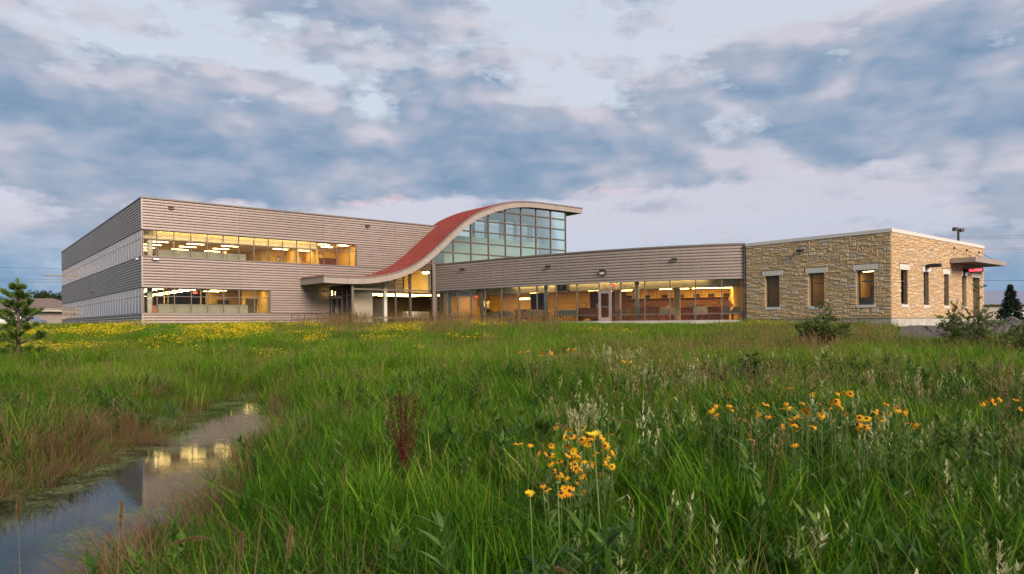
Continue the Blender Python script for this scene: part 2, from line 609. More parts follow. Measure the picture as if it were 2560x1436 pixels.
def box_obj(name, mat, parent, x0, x1, y0, y1, z0, z1):
    """A box part that shares one unit mesh per material."""
    if mat not in UNIT:
        UNIT[mat] = MB().box(-0.5, 0.5, -0.5, 0.5, -0.5, 0.5).mesh('block_' + mat, mat)
    o = new_obj(name, UNIT[mat], parent, ((x0 + x1) / 2, (y0 + y1) / 2, (z0 + z1) / 2))
    o.scale = (abs(x1 - x0), abs(y1 - y0), abs(z1 - z0))
    return o


def seg_box(name, mat, parent, a, b, depth, z0, z1, out=0.0):
    """A box part standing on the plan segment a-b, depth metres thick, its middle shifted 'out' to the camera side."""
    if mat not in UNIT:
        UNIT[mat] = MB().box(-0.5, 0.5, -0.5, 0.5, -0.5, 0.5).mesh('block_' + mat, mat)
    d = Vector((b[0] - a[0], b[1] - a[1]))
    L = d.length
    n = Vector((d.y, -d.x)) / L
    c = (Vector(a) + Vector(b)) / 2 + n * out
    o = new_obj(name, UNIT[mat], parent, (c.x, c.y, (z0 + z1) / 2))
    o.rotation_euler = (0, 0, math.atan2(d.y, d.x))
    o.scale = (L, depth, z1 - z0)
    return o


def copy_tree(o, parent=None):
    c = o.copy()
    COL.objects.link(c)
    c.parent = parent
    for ch in [x for x in o.children]:
        copy_tree(ch, c)
    return c


# ------------------------------------------------------------------ site frame
# The buildings share one grid: local x runs away to the right, local y runs away to the left.
FRZ = R(39.2)
UX, UY = math.cos(FRZ), math.sin(FRZ)
O_LW = (-26.79, 49.80)        # nearest corner of the two-storey block
S_ST = (21.10, 38.10)         # nearest corner of the stone pavilion


def site(x, y, z=0.0, o=O_LW):
    return (o[0] + x * UX - y * UY, o[1] + x * UY + y * UX, z)


def at(px, py, Y):
    """The point seen at a picture position when it stands Y metres away."""
    a, b = px - 1280.0, 808.8 - py
    c, s = math.cos(ROLL), math.sin(ROLL)
    return Vector(((a * c + b * s) / FOC * Y, Y, (-a * s + b * c) / FOC * Y))


# ------------------------------------------------------------------ terrain
TA = np.array([-0.75, -0.45, -0.15, 0.15, 0.45, 0.75])
TY = np.array([-20., 3., 8., 14., 20., 26., 32., 38., 44., 50., 57., 66., 80., 3000.])
TZ = np.array([
    # Y:  -20    3      8     14     20     26     32     38     44     50     57     66    80   far
    [-1.55, -1.55, -1.60, -1.60, -1.55, -1.48, -1.30, -0.95, -0.45, 0.02, 0.15, 0.18, 0.20, 0.3],
    [-1.55, -1.55, -1.62, -1.62, -1.58, -1.50, -1.28, -0.86, -0.36, 0.10, 0.18, 0.18, 0.20, 0.3],
    [-1.58, -1.58, -1.55, -1.48, -1.42, -1.34, -1.18, -0.88, -0.50, -0.12, 0.12, 0.15, 0.20, 0.3],
    [-1.58, -1.58, -1.50, -1.38, -1.22, -1.06, -0.86, -0.60, -0.28, 0.02, 0.10, 0.12, 0.15, 0.2],
    [-1.58, -1.58, -1.50, -1.40, -1.28, -1.10, -0.64, -0.44, -0.08, 0.02, 0.05, 0.06, 0.10, 0.1],
    [-1.58, -1.58, -1.54, -1.46, -1.38, -1.22, -0.66, -0.46, -0.34, -0.22, -0.15, -0.10, -0.05, 0.0]])

CR = np.array([[-3.0, 1.5], [-4.3, 5.0], [-4.75, 8.0], [-5.15, 11.7], [-6.2, 15.0], [-7.2, 18.3], [-8.0, 21.0], [-9.2, 24.0]])
CW = np.array([1.3, 1.22, 1.16, 0.88, 0.80, 0.55, 0.25, 0.1])
WATER_Z = -1.95


def smooth01(t):
    t = np.clip(t, 0, 1)
    return t * t * (3 - 2 * t)


def creek_dist(X, Y):
    """Signed distance to the water's edge (negative over water)."""
    best = np.full(np.shape(X), 1e9)
    for i in range(len(CR) - 1):
        a, b = CR[i], CR[i + 1]
        d = b - a
        t = np.clip(((X - a[0]) * d[0] + (Y - a[1]) * d[1]) / (d @ d), 0, 1)
        w = CW[i] * (1 - t) + CW[i + 1] * t
        dist = np.hypot(X - a[0] - t * d[0], Y - a[1] - t * d[1]) - w
        best = np.minimum(best, dist)
    wob = 0.16 * np.sin(X * 2.3 + Y * 1.7) + 0.12 * np.sin(X * 5.1 - Y * 3.3) + 0.07 * np.sin(X * 9 + Y * 8)
    return best + wob


def terrain(X, Y):
    X, Y = np.asarray(X, float), np.asarray(Y, float)
    a = np.clip(X / np.maximum(Y, 6.0), TA[0], TA[-1])
    ia = np.clip(np.searchsorted(TA, a) - 1, 0, len(TA) - 2)
    fa = (a - TA[ia]) / (TA[ia + 1] - TA[ia])
    fa = fa * fa * (3 - 2 * fa)
    iy = np.clip(np.searchsorted(TY, Y) - 1, 0, len(TY) - 2)
    fy = np.clip((Y - TY[iy]) / (TY[iy + 1] - TY[iy]), 0, 1)
    z = (TZ[ia, iy] * (1 - fa) + TZ[ia + 1, iy] * fa) * (1 - fy) + (TZ[ia, iy + 1] * (1 - fa) + TZ[ia + 1, iy + 1] * fa) * fy
    k = smooth01((60 - Y) / 25)
    z = z + k * (0.05 * np.sin(X * 0.9 + 1.3 * np.sin(Y * 0.5)) + 0.04 * np.sin(Y * 1.1 + X * 0.4) + 0.025 * np.sin(X * 2.7 + Y * 2.1)) * (Y > 2)
    cd = creek_dist(X, Y)
    bank = smooth01((cd + 0.45) / 1.5)
    z = np.where(cd < 1.05, (WATER_Z - 0.30) * (1 - bank) + z * bank, z)
    # level pad under the buildings
    lx, ly = (X - O_LW[0]) * UX + (Y - O_LW[1]) * UY, -(X - O_LW[0]) * UY + (Y - O_LW[1]) * UX
    ins = (lx > -0.4) & (ly > -0.4) & (lx < 60) & (ly < 60)
    z = np.where(ins, np.minimum(z, 0.12), z)
    return z


def gz(x, y):
    return float(terrain(np.array([x]), np.array([y]))[0])


def axis(a, b, fine0, fine1, step, grow=1.16):
    pts = list(np.arange(fine0, fine1 + 1e-6, step))
    s, p = step, fine1
    while p < b:
        s *= grow
        p += s
        pts.append(p)
    s, p, lo = step, fine0, []
    while p > a:
        s *= grow
        p -= s
        lo.append(p)
    return np.array(lo[::-1] + pts)


gx = axis(-2500, 2500, -12, 26, 0.30)
gy = axis(-60, 3000, 0.5, 26, 0.30, 1.10)
GX, GY = np.meshgrid(gx, gy)
GZ = terrain(GX, GY)
ny, nx = GX.shape
me = bpy.data.meshes.new('ground')
vv = np.stack([GX, GY, GZ], -1).reshape(-1, 3)
idx = np.arange(ny * nx).reshape(ny, nx)
ff = np.stack([idx[:-1, :-1], idx[:-1, 1:], idx[1:, 1:], idx[1:, :-1]], -1).reshape(-1, 4)
me.from_pydata(vv.tolist(), [], ff.tolist())
me.polygons.foreach_set('use_smooth', [True] * len(me.polygons))
me.materials.append(MATS['ground_soil'])
ground = new_obj('ground', me)
ground['kind'] = 'structure'
ground['label'] = 'grassy meadow ground sloping down from the building to the creek'

# creek water: a fine sheet that follows the channel and dips under both banks
wm = MB()
wedge = []
rows = []
for k in range(121):
    t = k / 120 * (len(CR) - 1)
    i = min(int(t), len(CR) - 2)
    f = t - i
    c = CR[i] * (1 - f) + CR[i + 1] * f
    w = CW[i] * (1 - f) + CW[i + 1] * f + 0.8
    d = CR[i + 1] - CR[i]
    nrm = np.array([d[1], -d[0]]) / np.hypot(*d)
    rows.append([(c[0] + nrm[0] * w * s, c[1] + nrm[1] * w * s, WATER_Z) for s in np.linspace(-1, 1, 25)])
wm.grid(rows)
me = wm.mesh('creek', 'creek_water')
pts = np.array(wm.v)
cd = creek_dist(pts[:, 0], pts[:, 1])
at_e = me.attributes.new('edge', 'FLOAT', 'POINT')
at_e.data.foreach_set('value', np.clip(1 + cd / 0.95 + 0.0 * cd, 0, 1).astype(np.float32))
creek = new_obj('water', me)
creek['kind'] = 'structure'
creek['label'] = 'still creek with pale algae reflecting the lit building'

# ------------------------------------------------------------------ ribbed metal cladding
RIB = 0.202


def rib_profile(z0, z1):
    """(height, stand-off) pairs for horizontal ribs between two heights."""
    out = []
    k = math.floor(z0 / RIB) - 1
    while k * RIB < z1 + RIB:
        b = k * RIB
        for dz, d in ((0.0, 0.0), (0.006, 0.066), (0.070, 0.074), (0.152, 0.066), (0.160, 0.0)):
            out.append((b + dz, d))
        k += 1
    zs = [p[0] for p in out]
    ds = [p[1] for p in out]
    keep = [(z0, float(np.interp(z0, zs, ds)))] + [p for p in out if z0 + 1e-3 < p[0] < z1 - 1e-3] + [(z1, float(np.interp(z1, zs, ds)))]
    return keep


def clad_flat(parent, plane, a0, a1, z0, z1, name='cladding_panel'):
    """Ribbed panel on the front (y = 0) or the left (x = 0) face of a block."""
    m = MB()
    rows = []
    for z, d in rib_profile(z0, z1):
        if plane == 'front':
            rows.append([(a0, 0, z), (a0, -d, z), (a1, -d, z), (a1, 0, z)])
        else:
            rows.append([(0, a1, z), (-d, a1, z), (-d, a0, z), (0, a0, z)])
    m.grid(rows)
    return m.build(name, 'cladding', parent)


def panels(parent, plane, cuts, z0, z1, gap=0.012):
    for a, b in zip(cuts[:-1], cuts[1:]):
        clad_flat(parent, plane, a + gap / 2, b - gap / 2, z0, z1)


# ------------------------------------------------------------------ two-storey metal block
lw = thing('office_block', 'two-storey block clad in ribbed taupe metal with lit ribbon windows', 'building', (*O_LW, 0), FRZ)
LX, LY, LH = 38.4, 47.0, 9.30
W1 = (0.93, 2.85, 2.20)       # lower ribbon: sill, head, transom
W2 = (5.10, 7.06, 6.42)       # upper ribbon
E1, E2 = 9.25, 16.9           # where the ribbons end on the front
LOB0, LOB1 = 17.6, 33.0       # open lobby front inside the glazed hall

m = MB()                      # solid wall behind the cladding, with its openings left out
T = 0.22
for x0, x1, z0, z1 in ((0, LX, 2.85, 5.10), (0, 26, 7.06, LH), (26, LX, 7.06, 8.35), (0, LOB0, 0.0, 0.93), (E1, LOB0, 0.93, 2.85), (E2, LX, 5.10, 7.06), (LOB1, LX, 0.0, 2.85)):
    m.box(x0, x1, 0.0, T, z0, z1)
for z0, z1 in ((0.0, 0.93), (2.85, 5.10), (7.06, LH)):
    m.box(0, T, T, LY, z0, z1)
m.box(0, LX, LY - T, LY, 0, 8.3)
m.box(LX - T, LX, T, LY - T, 0, 8.3)
m.build('wall', 'trim', lw)
m = MB()
m.box(T, LX - T, T, LY - T, 8.0, 8.3)
m.build('roof', 'roof_deck', lw)
fc = [0.0, 6.88, 13.85, 20.8, 26.0]
panels(lw, 'front', fc, 7.08, LH)
panels(lw, 'front', fc, 2.87, 5.08)
panels(lw, 'front', [E1 + 0.05, 13.85, 17.55], 0.95, 2.83)
panels(lw, 'front', [0.0, 6.88, 13.85, 17.55], 0.10, 0.91)
clad_flat(lw, 'front', E2 + 0.05, 20.8, 5.12, 7.04)
clad_flat(lw, 'front', 20.81, 26.0, 5.12, 7.04)
lc = [0.0, 7.8, 15.7, 23.5, 31.3, 39.2, LY]
for z0, z1 in ((7.08, LH), (2.87, 5.08), (0.10, 0.91)):
    panels(lw, 'left', lc, z0, z1)
# corner trim and parapet cap
for z0, z1 in ((0.1, 0.91), (2.87, 5.08), (7.08, LH)):
    box_obj('corner_trim', 'flashing', lw, -0.085, 0.02, -0.085, 0.02, z0, z1)
m = MB()
m.box(-0.12, 26.1, -0.12, 0.35, LH, LH + 0.11)
m.build('parapet_cap', 'trim', lw)
m = MB()
m.box(-0.10, 0.35, 0.35, LY + 0.1, LH, LH + 0.11)
m.build('parapet_cap', 'trim', lw)
box_obj('foundation', 'concrete', lw, -0.02, 17.5, -0.02, 0.3, -0.9, 0.09)
box_obj('foundation', 'concrete', lw, -0.02, 0.3, 0.3, LY, -0.9, 0.09)

# front ribbon windows
MUL = [0.0, 0.96, 2.13, 3.31, 4.49, 5.67, 6.85, 8.03, 9.20, 10.37, 11.55, 12.72, 13.9, 15.08, 16.28, 16.88]


def sub(name, parent):
    """A part that only gathers its own pieces."""
    o = bpy.data.objects.new(name, None)
    COL.objects.link(o)
    o.parent = parent
    return o


def ribbon_front(xs, lev):
    zs, zh, zt = lev
    lw = sub('ribbon_window', globals()['lw'])
    w = 0.055
    for i, x in enumerate(xs):
        xa = max(x - w / 2, 0.0)
        box_obj('mullion', 'frame', lw, xa, xa + w, 0.03, 0.14, zs + w, zh - w)
    x0, x1 = xs[0], xs[-1] + w / 2
    for z0, z1 in ((zs, zs + w), (zh - w, zh)):
        box_obj('window_rail', 'frame', lw, x0, x1, 0.025, 0.145, z0, z1)
    box_obj('window_rail', 'frame', lw, x0, x1, 0.035, 0.135, zt - 0.025, zt + 0.025)
    box_obj('sill', 'flashing', lw, x0 - 0.02, x1 + 0.03, -0.09, 0.02, zs - 0.03, zs)
    box_obj('head_flashing', 'flashing', lw, x0 - 0.02, x1 + 0.03, -0.085, 0.02, zh, zh + 0.03)
    if x1 < 20:
        box_obj('window_jamb', 'frame', lw, x1, x1 + 0.045, -0.07, 0.14, zs, zh)
    for a, b in zip(xs[:-1], xs[1:]):
        for z0, z1 in ((zs + w, zt - 0.025), (zt + 0.025, zh - w)):
            box_obj('pane', 'window_glass', lw, a + w / 2, b - w / 2, 0.075, 0.083, z0, z1)


ribbon_front(MUL, W2)
ribbon_front(MUL[:9], W1)


def ribbon_left(lev):
    zs, zh, zt = lev
    lw = sub('ribbon_window', globals()['lw'])
    w = 0.055
    n = 40
    ys = [0.16 + k * (LY - 0.3) / n for k in range(n + 1)]
    for y in ys:
        box_obj('mullion', 'fascia', lw, -0.055, 0.12, y - w / 2, y + w / 2, zs + w, zh - w)
    for z0, z1 in ((zs, zs + w), (zh - w, zh)):
        box_obj('window_rail', 'frame', lw, -0.03, 0.145, 0.145, LY, z0, z1)
    box_obj('window_rail', 'dark_frame', lw, -0.028, 0.135, 0.135, LY, zt - 0.025, zt + 0.025)
    box_obj('sill', 'flashing', lw, -0.09, 0.02, 0.0, LY, zs - 0.03, zs)
    for a, b in zip(ys[:-1], ys[1:]):
        for z0, z1 in ((zs + w, zt - 0.025), (zt + 0.025, zh - w)):
            box_obj('pane', 'side_glass', lw, -0.016, -0.008, a + w / 2, b - w / 2, z0, z1)


ribbon_left(W1)
ribbon_left(W2)
# sun-shade blades on the far end of the left face
for z in (6.42, 2.20):
    box_obj('sunshade', 'fascia', lw, -1.9, 0.9, LY + 0.05, LY + 1.2, z, z + 0.09)

# ------------------------------------------------------------------ rooms of the office block
fl = MB()
fl.box(T, LX - T, T, LY - T, -0.05, 0.12)
fl.build('floor_slab', 'carpet', lw)
fl = MB()
fl.box(T, E2 + 0.6, T, LY - T, 3.15, 4.15)
fl.build('floor_slab', 'carpet', lw)
cl = MB()
cl.box(T, 13.6, T + 0.55, LY - T, 6.50, 6.56)
cl.box(13.6, E2 + 0.6, T, 9, 7.10, 7.16)
cl.build('ceiling', 'ceiling', lw)
cl = MB()
cl.box(T, LOB0 - 0.1, T, LY - T, 2.95, 3.02)
cl.build('ceiling', 'ceiling', lw)
bh = MB()                       # pocket above the upper windows, washed by a hidden tube
bh.box(T, 13.55, T + 0.50, T + 0.55, 6.45, 7.30)
bh.box(T, 13.55, T, T + 0.50, 7.24, 7.30)
bh.build('window_pocket', 'cream_wall', lw)
box_obj('cove_strip', 'cove_light', lw, 0.9, 13.5, 0.34, 0.40, 7.17, 7.21)
iw = MB()                       # inner walls, upper floor
iw.box(7.9, 13.55, 7.2, 7.3, 4.16, 6.49)
iw.box(9.85, 9.95, 3.6, 7.2, 4.16, 6.49)
iw.box(9.95, 13.55, 3.6, 3.7, 4.16, 6.49)
iw.box(13.55, 13.65, 0.75, 9.0, 4.16, 7.09)
iw.box(11.9, 12.0, 0.8, 3.6, 4.16, 6.49)
iw.box(E2 + 0.5, E2 + 0.6, T, 9.0, 4.16, 7.09)
iw.box(13.65, E2 + 0.5, 5.0, 5.1, 4.16, 7.09)
iw.box(9.95, E2 + 0.5, 9.0, 9.1, 4.16, 7.09)
iw.box(T, 9.0, 26.0, 26.1, 4.16, 6.49)
iw.build('inner_wall', 'yellow_wall', lw)
iw = MB()                       # inner walls, lower floor
iw.box(9.3, 9.4, T, 7.0, 0.13, 2.94)
iw.box(6.2, 9.3, 6.9, 7.0, 0.13, 2.94)
iw.box(8.0, 9.3, 3.0, 3.1, 0.13, 2.94)
iw.box(T, 17.4, 24.0, 24.1, 0.13, 2.94)
iw.box(17.3, 17.4, T, 24.0, 0.13, 2.94)
iw.build('inner_wall', 'yellow_wall', lw)


def lw_thing(name, label, cat, x, y, z, group=None):
    return thing(name, label, cat, site(x, y, z), FRZ, group)


def lw_block(name, label, cat, mat, x0, x1, y0, y1, z0, z1, group=None):
    """A one-mesh thing set out on the site grid."""
    o = MB().box(x0 - (x0 + x1) / 2, x1 - (x0 + x1) / 2, y0 - (y0 + y1) / 2, y1 - (y0 + y1) / 2, 0, z1 - z0).build(name, mat)
    o.location = site((x0 + x1) / 2, (y0 + y1) / 2, z0)
    o.rotation_euler = (0, 0, FRZ)
    return tag(o, label, cat, group)


# ceiling lights: a housing with a glowing tube lens each
def ceiling_light(x, y, z, ln, wd, label, group):
    t = lw_thing('ceiling_light', label, 'ceiling light', x, y, z, group)
    h = MB().box(-ln / 2 - 0.02, ln / 2 + 0.02, -wd / 2 - 0.02, wd / 2 + 0.02, -0.045, 0.0).build('housing', 'ceiling', t)
    MB().box(-ln / 2, ln / 2, -wd / 2, wd / 2, -0.062, -0.048).build('lens', 'tube_light', t)
    return t


first = None


def lights(pos, z, ln, wd, label, group):
    src = None
    nth = ('first', 'second', 'third', 'fourth', 'fifth', 'sixth', 'seventh', 'eighth')
    rows_, cols_ = sorted({p[1] for p in pos}), sorted({p[0] for p in pos})
    for x, y in pos:
        if src is None:
            src = c = ceiling_light(x, y, z, ln, wd, label, group)
        else:
            c = copy_tree(src)
            c.location = site(x, y, z)
        if len(pos) > 3:
            c['label'] = label + ', %s row back, %s from the corner' % (nth[rows_.index(y)], nth[cols_.index(x)])
        elif len(pos) > 1:
            c['label'] = label + ', %s from the corner' % nth[cols_.index(x)]


lights([(x, y) for y in (2.2, 4.6, 7.0, 9.4, 11.8, 14.2, 17.5, 21.0) for x in (1.6, 4.2, 6.8) if not (x > 6 and y > 10)], 6.50, 1.25, 0.24,
       'lit ceiling tube in the upper office', 'upper office ceiling lights')
lights([(x, y) for y in (1.6, 3.6, 5.6, 7.8, 10.0, 12.4, 15.0, 18.5) for x in (1.5, 3.9, 6.3) if not (x > 6 and y > 6)], 2.95, 1.25, 0.22,
       'lit ceiling tube in the ground office', 'ground office ceiling lights')
lights([(14.6, 1.6), (15.6, 3.2), (16.3, 1.3)], 7.10, 0.9, 0.55, 'square lit ceiling panel near the brown door upstairs', 'corner room ceiling panels')
lights([(10.9, 2.0), (12.8, 2.0)], 6.50, 1.2, 0.3, 'lit ceiling light by the upstairs clock', 'yellow room ceiling lights')
lights([(8.3, 1.6)], 2.95, 1.2, 0.3, 'lit ceiling light in the small room at the end of the lower ribbon window', 'end room ceiling light')

# cubicle partitions along both ribbons
for i, (a, b) in enumerate(((1.35, 2.75), (2.77, 4.15), (4.17, 5.0), (5.02, 6.3), (6.32, 7.85))):
    lw_block('cubicle_partition', 'grey-green cubicle partition behind the upper ribbon window, number %s from the corner' % ('one', 'two', 'three', 'four', 'five')[i],
             'partition', 'partition', a, b, 1.45, 1.52, 4.16, 5.78, 'upper office partitions')
for i, (a, b) in enumerate(((1.25, 2.6), (2.62, 4.0), (4.02, 4.95), (4.97, 6.0), (6.02, 7.85))):
    lw_block('cubicle_partition', 'grey-green cubicle partition behind the lower ribbon window, number %s from the corner' % ('one', 'two', 'three', 'four', 'five')[i],
             'partition', 'partition', a, b, 1.15, 1.22, 0.13, 1.66, 'ground office partitions')
for x, z0, z1, nm in ((0.55, 4.16, 7.2, 'upper'), (0.5, 0.13, 2.94, 'ground floor')):
    o = MB().tube([(0, 0, 0), (0, 0, z1 - z0)], 0.19, 14).build('column', 'column', None, True)
    o.location = site(x + 0.15, 1.0, z0)
    tag(o, 'round pale column at the glass corner of the %s office' % nm, 'column')
lw_block('bookcase', 'small yellow wooden bookcase beside the corner column on the ground floor', 'bookcase', 'wood', 0.85, 1.15, 1.2, 1.5, 0.13, 1.55)
for i, (x, y) in enumerate(((2.3, 4.2), (2.9, 5.6), (4.9, 3.6))):
    lw_block('power_pole', ('slim cream power pole nearest the corner on the ground floor', 'slim cream power pole second from the corner on the ground floor',
                            'slim cream power pole farthest along the ground floor office')[i], 'post', 'cream_wall', x, x + 0.09, y, y + 0.09, 0.13, 2.93, 'office power poles')


def door_thing(label, x, y, z, w=0.9, h=2.05, axis='x', mat='brown_door'):
    t = lw_thing('inner_door', label, 'door', x, y, z)
    if axis == 'x':
        MB().box(0, w, -0.045, 0, 0, h).build('leaf', mat, t)
        f = MB()
        f.box(-0.06, 0, -0.06, 0, 0, h + 0.06).box(w, w + 0.06, -0.06, 0, 0, h + 0.06).box(0, w, -0.06, 0, h, h + 0.06)
        f.build('door_frame', 'dark_frame', t)
        MB().box(w - 0.12, w - 0.04, -0.09, -0.045, 1.0, 1.04).build('handle', 'steel', t)
    return t


door_thing('brown double-width door in the upper corner room', 15.7, 4.99, 4.16, 0.95, 2.0)
door_thing('narrow brown door leaf next to the upper corner room doorway', 16.72, 4.99, 4.16, 0.55, 2.0)
door_thing('dark door in the far wall of the upper open office', 8.55, 7.19, 4.16, 0.8, 2.05, mat='dark_wall')
door_thing('dark door in the yellow end wall of the ground office', 8.35, 2.99, 0.13, 0.8, 2.05, mat='dark_wall')
door_thing('dark door beside the row of inner windows on the ground floor', 7.2, 6.89, 0.13, 0.85, 2.05, mat='dark_wall')
lw_block('framed_picture', 'dark framed picture hung in the upper office near the far door', 'picture', 'dark_wall', 9.0, 9.8, 7.14, 7.19, 5.3, 5.9)
for i, x in enumerate((6.35, 6.75)):
    lw_block('inner_window', ('dark square inner window seen first along the ground office wall', 'dark square inner window second along the ground office wall')[i],
             'window', 'black', x, x + 0.33, 6.83, 6.89, 1.3, 1.85, 'inner windows of the ground office')
lw_block('whiteboard', 'large white board on the wall of the small upper room', 'whiteboard', 'white_paint', 12.15, 13.3, 3.53, 3.59, 4.5, 5.95)
lw_block('wall_shelf', 'small brown shelf on the yellow wall of the upper room', 'shelf', 'brown_door', 10.1, 10.9, 3.35, 3.59, 5.0, 5.08)
ck = lw_thing('wall_clock', 'round wall clock on the yellow wall of the upper room', 'clock', 11.3, 3.59, 5.75)
a = [(0.20 * math.cos(t), 0, 0.20 * math.sin(t)) for t in np.linspace(0, 2 * math.pi, 25)]
MB().tube(a, 0.025, 6).build('rim', 'black', ck)
fm = MB()
fm.face([(0.19 * math.cos(t), -0.01, 0.19 * math.sin(t)) for t in np.linspace(0, 2 * math.pi, 24, endpoint=False)])
fm.build('face', 'white_paint', ck)
MB().box(-0.008, 0.008, -0.02, -0.012, 0, 0.14).box(0, 0.09, -0.02, -0.012, -0.008, 0.008).build('hands', 'black', ck)


def exit_sign(label, loc, rz):
    t = thing('exit_sign', label, 'exit sign', loc, rz)
    MB().box(-0.17, 0.17, -0.03, 0.03, -0.1, 0.1).build('housing', 'white_paint', t)
    MB().box(-0.155, 0.155, -0.036, -0.031, -0.085, 0.085).build('face', 'exit_red', t)
    return t


exit_sign('red exit sign hanging in the ground floor office', site(4.4, 3.2, 2.66), FRZ)
exit_sign('red exit sign hanging in the upper open office', site(7.3, 5.2, 6.22), FRZ)


# wall fittings on the front
def wall_camera(label, loc, rz, s=1.0):
    t = thing('security_camera', label, 'camera', loc, rz)
    MB().box(-0.06, 0.06, -0.02, 0.0, -0.08, 0.08).build('mount', 'flashing', t)
    MB().tube([(0, 0, -0.03), (0.02, -0.14, -0.05)], 0.025, 8).build('arm', 'rail', t)
    b = MB()
    b.box(-0.12, 0.30, -0.24, -0.10, -0.02, 0.10)
    b.build('body', 'white_paint', t)
    MB().box(-0.16, -0.121, -0.22, -0.12, -0.01, 0.09).build('hood', 'black', t)
    return t


def wall_light(label, loc, rz, group=None):
    t = thing('wall_light', label, 'wall light', loc, rz, group)
    MB().box(-0.14, 0.14, -0.05, 0.0, -0.10, 0.10).build('back_box', 'black', t)
    h = MB()
    h.grid([[(-0.17, -0.05, 0.10), (0.17, -0.05, 0.10)], [(-0.17, -0.26, 0.06), (0.17, -0.26, 0.06)], [(-0.17, -0.26, -0.06), (0.17, -0.26, -0.06)],
            [(-0.17, -0.05, -0.10), (0.17, -0.05, -0.10)]])
    h.face([(-0.17, -0.05, 0.10), (-0.17, -0.26, 0.06), (-0.17, -0.26, -0.06), (-0.17, -0.05, -0.10)])
    h.face([(0.17, -0.05, 0.10), (0.17, -0.26, 0.06), (0.17, -0.26, -0.06), (0.17, -0.05, -0.10)])
    h.build('hood', 'black', t)
    MB().box(-0.13, 0.13, -0.23, -0.08, -0.105, -0.085).build('lens', 'paper', t)
    return t


wall_light('black box light high on the metal block near its near corner', site(1.9, -0.06, 8.80), FRZ)
wall_light('black box light high on the metal block near the red roof', site(17.95, -0.06, 8.76), FRZ)
wall_camera('white security camera under the upper ribbon window on the front', site(0.75, -0.06, 4.86), FRZ)
wall_camera('white security camera under the upper ribbon window on the dark left face', site(-0.06, 0.9, 4.90), FRZ - R(90))
# shaded left-face lamp
o = wall_light('small pale fitting on the left face between the ribbon windows', site(-0.06, 22.5, 3.35), FRZ - R(90))

# ------------------------------------------------------------------ glazed hall under the S-curved red roof
hall = thing('glazed_hall', 'glass entrance hall with sweeping S-curved red metal roof', 'building', (*O_LW, 0), FRZ)
FT = np.array([[11.82, 3.86], [12.9, 3.83], [14.19, 3.83], [15.71, 3.91], [16.74, 4.05], [18.32, 4.43], [19.76, 5.01], [20.97, 5.75], [22.0, 6.56], [23.05, 7.45],
               [24.13, 8.38], [25.23, 9.24], [26.35, 9.97], [27.55, 10.55], [28.77, 11.03], [29.98, 11.40], [31.36, 11.69], [32.37, 11.83], [33.91, 11.93],
               [36.05, 11.96], [38.27, 11.97], [40.30, 11.98]])


def smooth_curve(pts, step=0.22):
    P = np.array(pts)
    t = np.zeros(len(P))
    t[1:] = np.cumsum(np.hypot(*(P[1:] - P[:-1]).T))
    m = np.gradient(P, t, axis=0)
    ts = np.linspace(0, t[-1], int(t[-1] / step) + 1)
    out = []
    for s in ts:
        i = min(max(np.searchsorted(t, s) - 1, 0), len(t) - 2)
        h = t[i + 1] - t[i]
        x = (s - t[i]) / h
        out.append((2 * x**3 - 3 * x**2 + 1) * P[i] + (x**3 - 2 * x**2 + x) * h * m[i] + (-2 * x**3 + 3 * x**2) * P[i + 1] + (x**3 - x**2) * h * m[i + 1])
    return np.array(out)


RC = smooth_curve(FT)                      # roof line: distance along the hall, height
YF, YG, YB = -4.72, -4.30, 1.05            # fascia plane, glass plane, rear eave


def roof_z(x):
    return float(np.interp(x, RC[:, 0], RC[:, 1]))


tan_ = np.gradient(RC, axis=0)
tan_ /= np.linalg.norm(tan_, axis=1)[:, None]
NR = np.stack([-tan_[:, 1], tan_[:, 0]], 1)    # outward normal of the roof line
TH = 0.56
# red standing-seam pans, each its own strip along the curve
ys = np.linspace(YF + 0.03, YB, 14)
for k in range(13):
    y0, y1 = ys[k], ys[k + 1]
    sel = np.arange(len(RC)) if y1 < 0.0 else np.where(RC[:, 1] > 9.30)[0]
    m = MB()
    rows = []
    for i in sel:
        x, z = RC[i]
        nx_, nz_ = NR[i]
        pr = [(y0 + 0.015, 0.0), (y1 - 0.07, 0.0), (y1 - 0.055, 0.10), (y1, 0.10), (y1, -0.03)]
        rows.append([(x + nx_ * h, y, z + nz_ * h) for y, h in pr])
    m.grid(rows)
    m.build('roof_pan', 'red_roof', hall)
# roof body and soffit
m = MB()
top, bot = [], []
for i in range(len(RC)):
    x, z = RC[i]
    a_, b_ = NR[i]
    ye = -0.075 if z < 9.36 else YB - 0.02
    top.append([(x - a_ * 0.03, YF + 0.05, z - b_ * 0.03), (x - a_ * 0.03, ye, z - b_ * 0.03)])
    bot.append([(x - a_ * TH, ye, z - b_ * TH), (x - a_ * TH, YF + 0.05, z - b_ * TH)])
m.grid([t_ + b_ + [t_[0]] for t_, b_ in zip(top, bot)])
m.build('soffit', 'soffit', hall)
# front fascia: separate metal panels with open joints, and a thin cap above them
arc = np.concatenate([[0], np.cumsum(np.hypot(*(RC[1:] - RC[:-1]).T))])
npan = 62


def rc_at(s):
    return (float(np.interp(s, arc, RC[:, 0])), float(np.interp(s, arc, RC[:, 1])), float(np.interp(s, arc, NR[:, 0])), float(np.interp(s, arc, NR[:, 1])))


